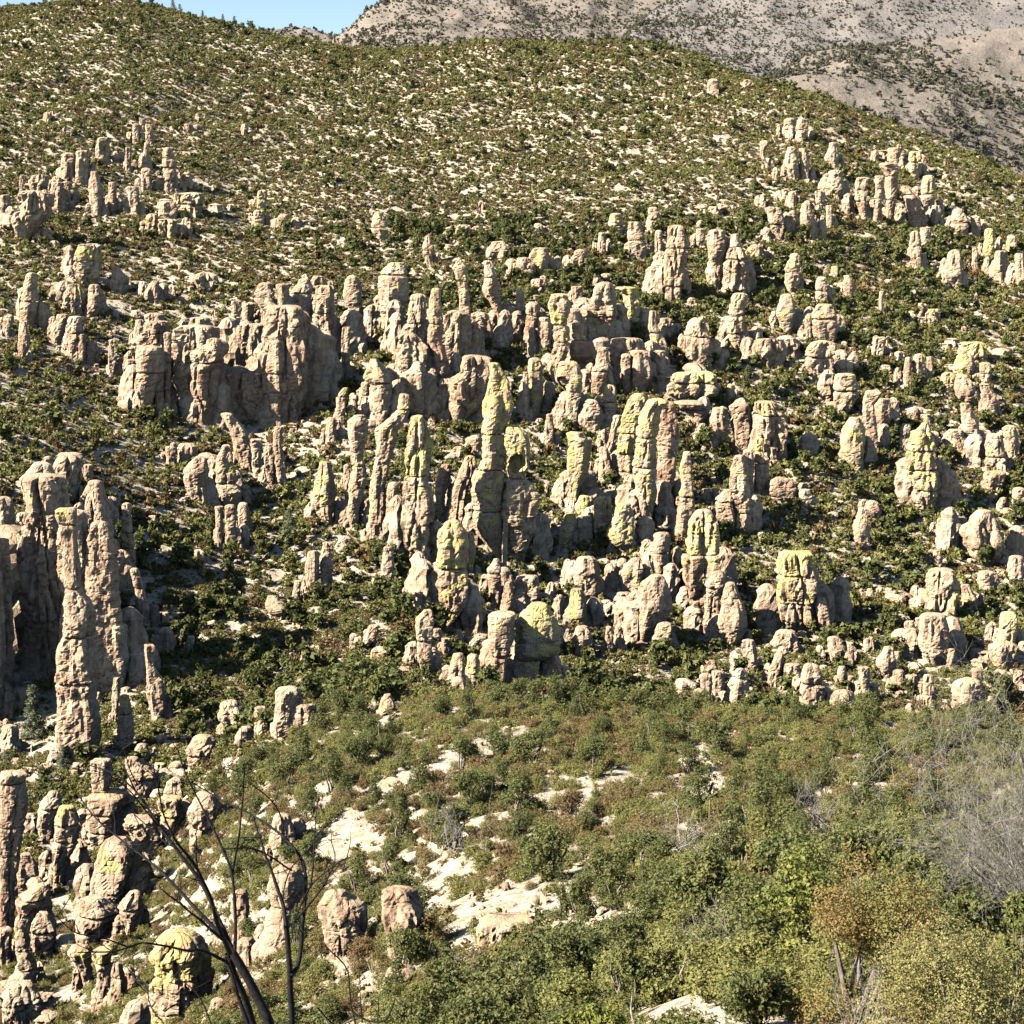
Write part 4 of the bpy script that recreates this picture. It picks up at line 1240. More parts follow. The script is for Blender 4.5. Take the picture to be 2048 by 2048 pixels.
# shorter pinnacles crowded round and behind the large ones
fill_fp = []
for rd in rock_data:
    if not rd.get('ok') or rd['tile'] == 'K': continue
    o = rd['obj']; bx, by = o.location.x, o.location.y
    hwm = rd['W']
    hm = rd['hpx'] * rd['Y'] / F
    if rd['tile'] in 'AD' and rd['c'][1] > 880: continue
    if 'lone' in rd['lab'] or 'little pale hoodoo' in rd['lab']: continue
    n = 9 if rd['tile'] in 'EH' or (rd['tile'] == 'D' and rd['c'][0] > 230) else 5 if rd['tile'] in 'DFCI' else 4
    for k in range(n):
        s = 1 if rng.random() < 0.5 else -1
        dx = s * hwm * rng.uniform(0.4, 2.2); dy = hwm * rng.uniform(0.6, 3.0)
        h = min(hm, 6 * hwm) * rng.uniform(0.25, 0.8)
        hw = max(min(hwm * rng.uniform(0.4, 1.05), h / 1.1), h / 4.2)
        asp = h / (2 * hw)
        kk = int(np.argmin(np.abs(np.array([0.45, 0.55, 0.7, 0.6, 1.0, 1.3, 1.7, 2.2, 2.8, 3.4]) * 1.15 - asp)))
        x, y = bx + dx, by + dy
        if y > 760: continue
        add_stone(x, y, hw, kk); fill_fp.append((x, y, hw * 1.05))
    for k in range(3):              # fallen stones round the foot
        a = rng.uniform(0, 6.28); rr = hwm * rng.uniform(1.1, 3.0)
        add_stone(bx + rr * math.cos(a), by + rr * math.sin(a), rng.uniform(0.25, 0.9) * min(1.3, hwm), int(rng.integers(0, 4)))

# ------------------------------------------------------------------ vegetation cover, read off the photo on a 16 x 16 grid (0 bare .. 9 closed)
COVER = ['8888776699999999', '8887888888877666', '7776788888777766', '6555677788887777', '4445466887777766', '5544468887776776',
         '5444466667777777', '5666445566677777', '6666555556667777', '5567776666666777', '3467886666666666', '4478876666666666',
         '5678899888888888', '4456888887788899', '4445888778889999', '4446778899999999']
CV = np.array([[int(c) for c in r] for r in COVER], float) / 9
DRYC = ['0000000000000000', '1111111111111100', '3332222222221000', '3333344444310000', '3333343321000000', '3332321000000000',
        '2221111000000000', '2211100000000000', '2220000000000000', '1110000000000000', '0001111000000000', '0001111111111100',
        '0001122222222100', '0000112122222100', '0000011111111111', '0000000000000000']
DV = np.array([[int(c) for c in r] for r in DRYC], float) / 6
def grid_at(G, u, v):
    gx = np.clip(u / 128 - 0.5, 0, 14.999); gy = np.clip(v / 128 - 0.5, 0, 14.999)
    ix, iy = gx.astype(int), gy.astype(int); fx, fy = gx - ix, gy - iy
    return (G[iy, ix] * (1 - fx) * (1 - fy) + G[iy, ix + 1] * fx * (1 - fy) + G[iy + 1, ix] * (1 - fx) * fy + G[iy + 1, ix + 1] * fx * fy)
# bare pale patches on the near slope (photo pixels: u v half-width half-height tilt)
BARE = [(800, 1572, 70, 20, -.5), (925, 1500, 60, 14, -.35), (1010, 1485, 60, 14, -.35), (1060, 1600, 60, 12, -.4), (1215, 1570, 55, 25, -.5), (1140, 1605, 45, 25, .3),
        (690, 1690, 75, 38, -.5), (920, 1745, 60, 26, -.35), (1085, 1675, 30, 16, -.3), (990, 1830, 110, 50, -.15), (860, 1800, 60, 40, -.2), (1140, 1785, 40, 16, -.3),
        (1385, 1515, 55, 24, -.2), (1420, 1470, 70, 10, .1), (1420, 1585, 60, 22, -.45), (1620, 1615, 50, 24, .5), (1450, 1700, 45, 20, .35), (1785, 1635, 20, 14, -.4),
        (1460, 1780, 20, 14, 0), (1840, 1540, 60, 14, .2), (1190, 1850, 40, 20, -.3), (1560, 1480, 40, 10, 0), (760, 1450, 40, 12, -.3), (1130, 1700, 30, 12, -.3),
        (1640, 1655, 40, 14, .4), (1310, 1560, 30, 10, -.4)]
def bare_at(u, v):
    b = np.zeros_like(u)
    for (cu, cv, a, h, t) in BARE:
        dx, dy = u - cu, v - cv
        x = dx * math.cos(t) + dy * math.sin(t); y = -dx * math.sin(t) + dy * math.cos(t)
        b = np.maximum(b, 1 - (x / a) ** 2 - (y / h) ** 2)
    return b

def leaf_cloud(n, blobs, size, seed, flat=0.0, mat=None, quad=True, up=0.25):
    """n leaf sprigs spread through the outer parts of a set of blobs; blobs: (x,y,z,rx,ry,rz)"""
    r = np.random.default_rng(seed)
    b = np.asarray(blobs, float)
    wgt = (b[:, 3] * b[:, 4] * b[:, 5]) ** 0.667
    per = 9 if n > 500 else 4                       # leaves sit along short twigs that stick out unevenly
    ng = max(1, n // per); n = ng * per
    k = np.repeat(r.choice(len(b), ng, p=wgt / wgt.sum()), per)
    d = r.normal(size=(ng, 3)); d /= np.linalg.norm(d, axis=1)[:, None]
    e = d + 0.75 * r.normal(size=(ng, 3)) + np.array([0, 0, 0.25]); e /= np.linalg.norm(e, axis=1)[:, None]
    st = np.repeat(0.3 + 0.55 * r.random(ng) ** 0.7, per); ln = np.repeat(r.uniform(0.2, 0.6, ng), per)
    d, e = np.repeat(d, per, 0), np.repeat(e, per, 0)
    rm = b[k, 3:6].mean(1)
    c = b[k, :3] + d * b[k, 3:6] * st[:, None] + e * (rm * ln * r.random(n))[:, None] + r.normal(size=(n, 3)) * (0.07 * rm)[:, None]
    keep = c[:, 2] > -0.02
    c, d = c[keep], d[keep]
    n = len(c)
    nrm = d + r.normal(size=(n, 3)) * 0.75 + np.array([0, 0, up])
    nrm /= np.linalg.norm(nrm, axis=1)[:, None]
    t = np.cross(nrm, r.normal(size=(n, 3))); t /= np.linalg.norm(t, axis=1)[:, None] + 1e-9
    w = np.cross(nrm, t)
    s = size * r.uniform(0.55, 1.35, n)[:, None]
    if quad:
        asp = r.uniform(0.35, 0.75, n)[:, None]
        V = np.stack([c - t * s, c + w * s * asp - t * s * 0.1 + nrm * s * 0.18, c + t * s, c - w * s * asp + t * s * 0.1], 1)
        Fc = np.arange(n * 4).reshape(n, 4)
    else:
        V = np.stack([c - t * s * 0.8 - w * s * 0.5, c + t * s * 0.8 - w * s * 0.5, c + w * s], 1)
        Fc = np.arange(n * 3).reshape(n, 3)
    return V.reshape(-1, 3), Fc

def shrub_blobs(seed, kind):
    r = np.random.default_rng(seed)
    if kind == 'low':       # spreading mound, about 1 wide (radius) and 0.7 tall
        n = r.integers(5, 8)
        return [(r.uniform(-.55, .55), r.uniform(-.55, .55), r.uniform(.22, .45), *(r.uniform(.3, .5) * np.array([1, 1, .85]))) for _ in range(n)]
    if kind == 'round':     # small tree, radius 1, height 2
        n = r.integers(8, 12)
        out = []
        for _ in range(n):
            a, q = r.uniform(0, 6.28), r.uniform(0, .62)
            zc = r.uniform(.45, 1.55)
            q *= 1.05 - 0.45 * abs(zc - 0.9)
            out.append((q * math.cos(a), q * math.sin(a), zc, *(r.uniform(.3, .48) * np.array([1, 1, .9]))))
        return out
    if kind == 'cone':      # juniper or young pine, radius .6, height 2.4
        out = []
        for zc in np.linspace(.3, 2.2, 8):
            for _ in range(2 if zc < 1.7 else 1):
                w = .55 * (1 - zc / 2.7); a = r.uniform(0, 6.28)
                out.append((w * .7 * math.cos(a), w * .7 * math.sin(a), zc, w * .75 + .08, w * .75 + .08, .24))
        return out

def proto_set(kind, count, nleaf, size, seed, mat, quad=True):
    out = []
    for k in range(count):
        v, f = leaf_cloud(nleaf, shrub_blobs(seed + k, kind), size, seed + 50 + k, quad=quad)
        out.append(mesh_np(kind + '_crown', v, f, mat, False))
    return out

# candidate plant sites over the whole hillside, spaced so that crowns touch but seldom merge
def sites(n, ylo, yhi, power, rmin):
    u = rng.uniform(-180, 2230, n)
    t = rng.random(n)
    y = (ylo ** power + t * (yhi ** power - ylo ** power)) ** (1 / power)
    x = y * (u - 1024) / (F * CP)
    return x, y
def thin(x, y, rad):
    """keep plants whose centres are at least rad apart, first come first kept"""
    cell = 2.8
    grid = {}
    keep = np.zeros(len(x), bool)
    for i in range(len(x)):
        cx, cy = int(x[i] // cell), int(y[i] // cell)
        ok = True
        for a in (-1, 0, 1):
            for b in (-1, 0, 1):
                for j in grid.get((cx + a, cy + b), ()):
                    if (x[j] - x[i]) ** 2 + (y[j] - y[i]) ** 2 < (0.44 * (rad[i] + rad[j])) ** 2:
                        ok = False; break
                if not ok: break
            if not ok: break
        if ok:
            keep[i] = True
            grid.setdefault((cx, cy), []).append(i)
    return keep

x1, y1 = sites(80000, 36, 470, 2.0, 1); x0, y0 = sites(2300, 17, 36, 2.0, 1); x2, y2 = sites(150000, 470, 765, 2.0, 1)
x, y = np.concatenate([x0, x1, x2]), np.concatenate([y0, y1, y2])
z = height(x, y)
u, v = proj(x, y, z)
ucl, vcl = np.clip(u, 0, 2047), np.clip(v, 0, 2047)
cover = grid_at(CV, ucl, vcl)
clump = pnoise(np.stack([x / 14, y / 14, x * 0], 1), 77) + 0.5 * pnoise(np.stack([x / 5, y / 5, x * 0], 1), 78)
cover = cover + 0.28 * clump
near = y < 165
bare = np.where(near, bare_at(u, v), -1)
cover = np.where(bare > 0, cover * 0.12, cover)

rad = np.where(y < 165, (0.45 + 0.0035 * y) * rng.uniform(0.6, 1.5, len(x)), np.where(y < 470, rng.lognormal(-0.05, 0.34, len(x)), rng.lognormal(-0.20, 0.3, len(x))))
rad = np.clip(rad, 0.45, 2.3)
big = rng.random(len(x)) < np.where(near, 0.07, np.where(y < 470, 0.07, 0.012)) * smooth(0.5, 0.85, cover) * 1.5
rad = np.where(big, np.where(near, np.clip(rad * 1.35, 0.8, 1.7), np.clip(rad * 1.5, 1.3, 2.6)), rad)
sel = rng.random(len(x)) < np.clip((cover - 0.10) * 1.5, 0, 1)
SPECIAL = [(1722, 1838, 150, 17), (1910, 1975, 190, 12), (1605, 1792, 80, 25), (1512, 1995, 78, 18), (1195, 2062, 95, 17), (1405, 1760, 70, 33), (1745, 1690, 80, 46), (1350, 1960, 90, 24)]
for (cu, cv, cw, cY) in SPECIAL:
    cx_ = cY * (cu - 1024) / (F * CP)
    sel &= ~(((x - cx_) ** 2 + (y - cY) ** 2) < (0.95 * cw * cY / F) ** 2)
    # nothing tall in the sight line before a bush that the photo shows whole
    sel &= ~((y < cY) & (np.abs(u - cu) < cw * 1.1) & (v - 1.5 * rad * F / np.maximum(y, 1) < cv + 40))
allfp = np.array(list(map(tuple, FP)) + fill_fp)
for i in range(0, len(allfp)):
    fx, fy, fr = allfp[i]
    sel &= ((x - fx) ** 2 + (y - fy) ** 2) > (fr + 0.25 * rad) ** 2
sel = np.nonzero(sel)[0]
order = np.argsort(-rad[sel] - rng.random(len(sel)) * 0.6)
sel = sel[order]
kp = thin(x[sel], y[sel], rad[sel])
sel = sel[kp]
x, y, z, u, v, rad, big = x[sel], y[sel], z[sel], u[sel], v[sel], rad[sel], big[sel]
dryv = grid_at(DV, np.clip(u, 0, 2047), np.clip(v, 0, 2047))
rr = rng.random(len(x))
kindp = np.where(big, 2, np.where(rr < dryv + 0.08, 1, 0))       # 0 scrub oak, 1 manzanita, 2 small tree

print('plants', len(x), 'near', int((y < 165).sum()))

# shapes
P_FAR = proto_set('low', 5, 150, 0.20, 300, M_LEAF, False)
P_FARD = proto_set('low', 4, 130, 0.20, 340, M_DRY, False)
P_FART = proto_set('round', 4, 320, 0.19, 380, M_JUN, False)
P_MID = proto_set('low', 5, 750, 0.088, 400, M_LEAF)
P_MIDD = proto_set('low', 4, 600, 0.085, 440, M_DRY)
P_MIDT = proto_set('round', 5, 1500, 0.092, 480, M_JUN)
P_MIDC = proto_set('cone', 3, 1200, 0.075, 520, M_JUN)
P_NEAR = proto_set('low', 5, 4200, 0.036, 620, M_LEAF)
P_NEARD = proto_set('low', 3, 3400, 0.036, 640, M_DRY)
P_NEART = proto_set('round', 4, 6500, 0.036, 660, M_JUN) + proto_set('cone', 2, 5500, 0.034, 680, M_JUN)
P_NEARO = proto_set('round', 3, 6200, 0.036, 690, M_LEAF)
P_MIDO = proto_set('round', 3, 1400, 0.09, 560, M_LEAF)
def stem_mesh(seed, h, n=4, spread=0.4, rad_=0.05, mat=None):
    r = np.random.default_rng(seed)
    parts = []
    for k in range(n):
        a = r.uniform(0, 6.28); t = np.linspace(0, 1, 6)
        p = np.stack([spread * t * math.cos(a) + 0.04 * r.normal(size=6), spread * t * math.sin(a) + 0.04 * r.normal(size=6), -0.15 + h * t], 1)
        parts.append(tube(p, rad_ * (1 - 0.7 * t), 5))
    v, f = join_parts(parts)
    return mesh_np('stem', v, f, mat or M_BARK)
STEM_LOW = [stem_mesh(700 + k, 0.5, 5, 0.5, 0.035) for k in range(3)]
STEM_TREE = [stem_mesh(720 + k, 1.3, 4, 0.35, 0.06) for k in range(3)]

# the plants that show largest become things of their own
vis = (u > -20) & (u < 2068) & (v > -20) & (v < 2120)
px = rad * F / y
# hidden behind the near crest or not
top = z + rad
hid = np.zeros(len(x), bool)
for fr in np.linspace(0.25, 0.97, 22):
    hid |= height(x * fr, y * fr) > top * fr + 0.4
ord_ = np.argsort(-px)
single = []
limit = {0: 290, 1: 200, 2: 200}
cnt = {0: 0, 1: 0, 2: 0}
for i in ord_:
    if not vis[i] or hid[i] or y[i] < 17 or len(single) >= 620: continue
    if y[i] > 420: continue
    k = int(kindp[i])
    if cnt[k] >= limit[k]: continue
    cnt[k] += 1; single.append(i)
isingle = np.zeros(len(x), bool); isingle[single] = True
print('single plants', cnt)

LM = [(s, n['c']) for s, n in named] + [('widest bare patch', (990, 1830)), ('bare streak below the crest', (925, 1500)), ('twin bare patches', (1180, 1580)),
      ('sloping bare strip', (690, 1690)), ('pale sandy pocket', (1385, 1515)), ('bare chute', (1620, 1615)),
      ('rust-brown oak', (1640, 1830)), ('tangled grey brush', (1930, 1600)), ('yellow-green juniper', (1560, 1790)), ('near dark juniper', (1510, 1940)), ('charred trunks', (540, 1900)),
      ('small bare notch', (1450, 1700)), ('tiny bare wedge', (1785, 1635)), ('shrubby slope foot', (900, 2030))]
used2 = {}
def plant_label(i, adj, noun):
    c = (float(u[i]), float(v[i]))
    cand = sorted(((where(c, p), s) for s, p in LM), key=lambda t: t[0][1])
    cand = [c_ for c_ in cand if len(c_[1].split()) <= 4]
    for (w, d), s in cand[:5]:
        far = 'just ' if d < 70 else '' if d < 160 else 'well '
        lab = f'{adj} {noun} {far}{w} the {s}'
        if lab not in used2:
            used2[lab] = 1; return lab
    for i1, i2 in ((0, 1), (0, 2), (1, 2), (0, 3), (1, 3)):
        lab = f'{adj} {noun} between the {cand[i1][1]} and the {cand[i2][1]}'
        if lab not in used2 and len(lab.split()) <= 16:
            used2[lab] = 1; return lab
    (w, d), s = cand[0]
    for q in ('second', 'third', 'fourth', 'fifth', 'sixth', 'seventh'):
        lab = f'{q} {adj} {noun} {w} the {s}'
        if lab not in used2:
            used2[lab] = 1; return lab
    return f'one of many {adj} plants {w} the {s}'

for i in single:
    k = int(kindp[i]); r = rng.random()
    nearish = px[i] > 14
    if k == 0:
        name, me, st, noun, grp, hh = 'scrub_oak', P_MID[rng.integers(5)], STEM_LOW[rng.integers(3)], 'scrub oak', 'scrub oak bushes on the slope', 0.95
        if r < 0.25 and y[i] < 165: me, st, hh = P_MIDO[rng.integers(3)], STEM_TREE[rng.integers(3)], 0.75
        adj = 'broad olive' if rad[i] > 1.2 else 'rounded olive' if rad[i] > 0.95 else 'small olive' if rad[i] > 0.75 else 'tiny olive' if rad[i] > 0.55 else 'dwarf olive'
    elif k == 1:
        name, me, st, noun, grp, hh = 'manzanita_bush', P_MIDD[rng.integers(4)], STEM_LOW[rng.integers(3)], 'brownish low bush', 'brownish bushes on the slope', 0.85
        adj = 'wide' if rad[i] > 1.0 else 'compact' if rad[i] > 0.7 else 'dwarf'
    else:
        name, me, st, noun, grp, hh = 'juniper', (P_MIDT + P_MIDC)[rng.integers(8)], STEM_TREE[rng.integers(3)], 'dark green tree', 'small evergreen trees on the slope', 0.85
        adj = 'large' if rad[i] > 1.7 else 'middling'
    if y[i] < 150:
        me = (P_NEARO[rng.integers(3)] if me in P_MIDO else P_NEAR[rng.integers(5)]) if k == 0 else P_NEARD[rng.integers(3)] if k == 1 else P_NEART[rng.integers(6)]
    root = add_obj(name, None)
    root.location = (x[i], y[i], z[i] - 0.05)
    s = rad[i]; root.scale = (s * rng.uniform(.9, 1.15), s * rng.uniform(.9, 1.15), s * hh * rng.uniform(.85, 1.2))
    root.rotation_euler = (0, 0, rng.uniform(0, 6.28))
    add_obj('crown', me, root)
    if nearish or k == 2:
        add_obj('trunk' if k == 2 else 'stem', st, root)
    root['category'] = 'tree' if k == 2 else 'bush'
    root['group'] = grp
    root['label'] = plant_label(i, adj, noun)

def scatter_plants(name, mask, protos, hh, label, cat):
    m = np.nonzero(mask)[0]
    n = len(m)
    if n == 0: return
    s = rad[m]
    scl = np.stack([s * rng.uniform(.85, 1.2, n), s * rng.uniform(.85, 1.2, n), s * hh * rng.uniform(.8, 1.25, n)], 1)
    rot = np.stack([rng.uniform(-.1, .1, n), rng.uniform(-.1, .1, n), rng.uniform(0, 6.28, n)], 1)
    scatter(name, np.stack([x[m], y[m], z[m] - 0.06], 1), scl, rot, rng.integers(0, len(protos), n), protos, label, cat)
rest = ~isingle
scatter_plants('evergreen_thicket', rest & (kindp == 2) & (y < 140), P_NEART, 0.85, 'dark evergreen bushes on the near slope', 'trees')
mid = (y < 260) & (y >= 140); nr_ = y < 140
scatter_plants('scrub_oak_thicket', rest & (kindp == 0) & nr_, P_NEAR, 0.95, 'olive scrub filling the near slope', 'scrub')
scatter_plants('manzanita_thicket', rest & (kindp == 1) & nr_, P_NEARD, 0.85, 'low brownish scrub filling the near slope', 'scrub')
scatter_plants('scrub_oak_cover', rest & (kindp == 0) & mid, P_MID, 0.95, 'dense olive scrub covering the nearer slopes', 'scrub')
scatter_plants('scrub_oak_chaparral', rest & (kindp == 0) & (y >= 260), P_FAR, 1.2, 'dense olive scrub dotting the far hillside', 'scrub')
scatter_plants('manzanita_cover', rest & (kindp == 1) & mid, P_MIDD, 0.85, 'low brownish scrub between the nearer bushes', 'scrub')
scatter_plants('manzanita_chaparral', rest & (kindp == 1) & (y >= 260), P_FARD, 0.85, 'low brownish scrub over the far hillside', 'scrub')
scatter_plants('evergreen_cover', rest & (kindp == 2) & (y >= 140), P_FART, 0.9, 'dark evergreen trees massed over the hillside', 'trees')

# small pale stones strewn over the open ground
ns = 9000
uu = rng.uniform(-100, 2150, ns); yy_ = rng.uniform(150 ** 1.6, 600 ** 1.6, ns) ** (1 / 1.6)
xx_ = yy_ * (uu - 1024) / (F * CP); zz_ = height(xx_, yy_)
us, vs_ = proj(xx_, yy_, zz_)
rocky = pnoise(np.stack([xx_ / 22, yy_ / 22, xx_ * 0], 1), 91) + 0.35 * smooth(1300, 1900, us) * smooth(1450, 300, vs_)
near_rock = np.zeros(ns)
for fx, fy, fr in FP: near_rock = np.maximum(near_rock, np.exp(-((xx_ - fx) ** 2 + (yy_ - fy) ** 2) / (4 + 2.5 * fr) ** 2))
pk = rng.random(ns) < np.clip(0.25 + 0.6 * rocky + 0.9 * near_rock, 0, 1)
for a, b in zip(xx_[pk], yy_[pk]):
    add_stone(a, b, float(rng.lognormal(-1.0, 0.5)), int(rng.choice([0, 1, 2, 3, 4, 5], p=[.26, .26, .22, .16, .06, .04])))
nb_ = 3600                      # stony litter on the near bare patches
uu = rng.uniform(300, 2048, nb_); yb = rng.uniform(36, 160, nb_); xb_ = yb * (uu - 1024) / (F * CP); zb = height(xb_, yb)
ub_, vb_ = proj(xb_, yb, zb)
pk = bare_at(ub_, vb_) > -0.3
for a, b in zip(xb_[pk], yb[pk]):
    add_stone(a, b, float(np.clip(rng.lognormal(-2.5, 0.5), .04, .28)), int(rng.choice([0, 1, 2, 3])))
print('stones', len(spts))
scatter('loose_rocks', spts, sscl, srot, sidx, stone_protos, 'loose pale stones and lesser spires crowded between the pinnacles', 'stones', stone_cols)

# low dry tufts and dwarf shrubs on the open ground
nt_ = 26000
uu = rng.uniform(-60, 2110, nt_); yy_ = rng.uniform(30 ** 1.7, 480 ** 1.7, nt_) ** (1 / 1.7)
xx_ = yy_ * (uu - 1024) / (F * CP); zz_ = height(xx_, yy_)
def tuft_mesh(seed, mat, n=26):
    r = np.random.default_rng(seed)
    a = r.uniform(0, 6.28, n); l = r.uniform(.6, 1.2, n); o = r.uniform(.3, .9, n)
    b = np.stack([.18 * np.cos(a), .18 * np.sin(a), a * 0], 1); t = np.stack([o * np.cos(a), o * np.sin(a), l], 1)
    w = np.stack([-np.sin(a), np.cos(a), a * 0], 1) * .09
    return mesh_np('tuft', np.stack([b - w, b + w, t], 1).reshape(-1, 3), np.arange(n * 3).reshape(n, 3), mat, False)
tp = [tuft_mesh(k, M_GRASS) for k in range(3)] + proto_set('low', 2, 70, .24, 900, M_DRY, False) + proto_set('low', 2, 70, .24, 910, M_LEAF, False)
ts = rng.uniform(.22, .5, nt_)
us, vs_ = proj(xx_, yy_, zz_)
bb = np.where(yy_ < 165, bare_at(us, vs_), -1)
kk = (rng.random(nt_) < np.where(bb > 0.1, 0.45, 0.9))
for fx, fy, fr in allfp: kk &= ((xx_ - fx) ** 2 + (yy_ - fy) ** 2) > fr ** 2
scatter('dry_grass', np.stack([xx_, yy_, zz_ - .02], 1)[kk], np.stack([ts, ts, ts], 1)[kk], np.stack([ts * 0, ts * 0, rng.uniform(0, 6.28, nt_)], 1)[kk],
        rng.integers(0, 7, nt_)[kk], tp, 'straw-coloured grass tufts and dwarf scrub on the open ground', 'grass')

# shrubs and trees dotted over the mountains beyond
def mountain_cover(name, key, n, size, thr, label, seed, dens=None):
    X, Y, Z = MT[key]
    r = np.random.default_rng(seed)
    nr, nc = X.shape
    a = r.uniform(0, nr - 1.001, n); b = r.uniform(0, nc - 1.001, n)
    i, j = a.astype(int), b.astype(int); fa, fb = a - i, b - j
    def bl(M): return M[i, j] * (1 - fa) * (1 - fb) + M[i + 1, j] * fa * (1 - fb) + M[i, j + 1] * (1 - fa) * fb + M[i + 1, j + 1] * fa * fb
    x_, y_, z_ = bl(X), bl(Y), bl(Z)
    u_, v_ = proj(x_, y_, z_)
    c = pnoise(np.stack([x_ / 90, y_ / 90, x_ * 0], 1), seed) + 0.6 * pnoise(np.stack([x_ / 28, y_ / 28, x_ * 0], 1), seed + 1)
    if dens is not None: c = c + dens(u_, v_)
    k = (r.random(n) < np.clip(thr + 0.7 * c, 0.02, 1)) & (u_ > -120) & (u_ < 2170) & (v_ < 520)
    m = int(k.sum()); s = size * r.lognormal(0, .35, m)
    scatter(name, np.stack([x_, y_, z_ - .1], 1)[k], np.stack([s, s, s], 1), np.stack([s * 0, s * 0, r.uniform(0, 6.28, m)], 1), r.integers(0, 7, m), MTN_P, label, 'scrub')
M_FARLEAF = leaf_material('distant_shrub_leaf', ((0.095, 0.092, 0.058), (0.12, 0.115, 0.075), (0.15, 0.14, 0.095)))
MTN_P = proto_set('low', 4, 60, .30, 950, M_FARLEAF, False) + proto_set('round', 3, 90, .32, 960, M_FARLEAF, False)
mountain_cover('mountain_scrub', 'peak', 90000, 1.15, 0.55, 'dark shrubs dotting the pinkish mountain', 5)
mountain_cover('slope_scrub', 'slope', 110000, 0.75, 0.8, 'fine dark scrub on the burnt grey slope', 15)
mountain_cover('ridge_scrub', 'ridge', 34000, 0.95, 0.36, 'dark shrubs dotting the tan ridge', 25,
               lambda u_, v_: 0.9 * smooth(60, 0, np.abs((v_ - 150) - 0.33 * (u_ - 1850))) * smooth(1620, 1760, u_))
mountain_cover('knoll_scrub', 'knoll', 2500, 2.6, 0.45, 'dark shrubs on the small distant knoll', 35)
# ------------------------------------------------------------------ conifers picked out in the photo
def at(u, v, Y):
    return np.array([Y * (u - 1024) / float(qx(v)), Y, Y * float(gz(v))])

def conifer(name, u, vb, hpx, ymin, label, group=None, wide=0.24, seed=0, crest=False):
    if crest:
        yy = np.linspace(480, 800, 300); xx = yy * (u - 1024) / (F * CP)
        zz = height(xx, yy); k = int(np.argmax(zz / yy)); X, Y = xx[k], yy[k]
    else:
        h = ray_hit(u, vb, ymin)
        if h is None: return
        X, Y = h
    H = hpx * Y / F; r = np.random.default_rng(seed)
    root = add_obj(name, None); root.location = (X, Y, float(height(X, Y)) - 0.1)
    root['category'] = 'tree'; root['label'] = label
    if group: root['group'] = group
    t = np.linspace(0, 1, 8)
    v, f = tube(np.stack([0.02 * H * np.sin(3 * t), 0 * t, H * t * 0.97], 1), 0.022 * H * (1.05 - t), 7)
    add_obj('trunk', mesh_np('trunk', v, f, M_BARK), root)
    V, n = [], 0
    tiers = 17 if hpx > 60 else 9
    leaf = H * (0.035 if hpx > 60 else 0.07)
    for k in range(tiers):
        q = (k + 0.6) / tiers
        zc = H * (0.10 + 0.9 * q); w = H * wide * (1 - q) ** 0.8 * r.uniform(0.8, 1.15) + 0.02 * H
        nb = max(4, int((13 if hpx > 60 else 7) * (1 - 0.5 * q)))
        for b in range(nb):
            a = r.uniform(0, 6.28); L = w * r.uniform(0.7, 1.1)
            for s_ in np.linspace(0.2, 1, 9 if hpx > 60 else 5):
                c = np.array([L * s_ * math.cos(a), L * s_ * math.sin(a), zc - 0.32 * L * s_ + 0.1 * L * s_ ** 3])
                for _ in range(3):
                    c2 = c + r.normal(size=3) * leaf * np.array([.6, .6, .3])
                    d1 = r.normal(size=3) * np.array([1, 1, .5]); d1 *= leaf / np.linalg.norm(d1); d2 = np.cross(d1, r.normal(size=3)); d2 *= 0.45 * leaf / (np.linalg.norm(d2) + 1e-9)
                    V.append([c2 - d1, c2 + d2, c2 + d1])
    V = np.array(V).reshape(-1, 3)
    add_obj('crown', mesh_np('crown', V, np.arange(len(V)).reshape(-1, 3), M_FIR, False), root)
M_FIR = leaf_material('fir_needle', ((0.13, 0.15, 0.085), (0.15, 0.165, 0.09), (0.17, 0.185, 0.11)))
conifer('fir_tree', 70, 1478, 116, 150, 'lone sunlit fir standing against the black shade of the ravine', wide=0.27, seed=3)
for k, (u_, v_, h_, lab) in enumerate([(128, 1545, 62, 'dark conifer downhill of the lone sunlit fir'), (14, 1545, 50, 'dark conifer at the very edge of view in the ravine'),
                                       (104, 1590, 46, 'small dark conifer by the red corner pillar'), (580, 1075, 62, 'bushy conifer alone on the open green slope')]):
    conifer('pine_tree', u_, v_, h_, 150 if v_ > 1400 else 170, lab, wide=0.36, seed=11 + k)
PEAKS = [(8, 30, 'first pine on the skyline at the edge of view'), (27, 26, 'second pine on the skyline, taller than its neighbours'), (50, 12, 'third small pine on the skyline'),
         (66, 10, 'fourth small pine on the skyline'), (118, 8, 'dwarf pine on the skyline before the summit'), (196, 10, 'dwarf pine on the summit hump'), (282, 16, 'thin pine just past the summit'),
         (300, 14, 'low double pine just past the summit'), (318, 12, 'scrubby pine in the row below the summit'), (336, 12, 'last pine of the row below the summit'),
         (380, 22, 'tall bent pine breaking the skyline'), (393, 18, 'shorter pine beside the bent skyline pine'), (436, 16, 'solitary bushy pine on the falling skyline'),
         (474, 15, 'rounded pine on the falling skyline'), (496, 18, 'widest pine on the falling skyline'), (527, 16, 'pine at the foot of the falling skyline'), (543, 12, 'last small pine before the saddle'),
         (620, 10, 'dwarf pine in the saddle between the two hills')]
for k, (u_, h_, lab) in enumerate(PEAKS):
    conifer('skyline_pine', u_, 0, h_, 0, lab, 'pines along the skyline', wide=0.34, seed=40 + k, crest=True)

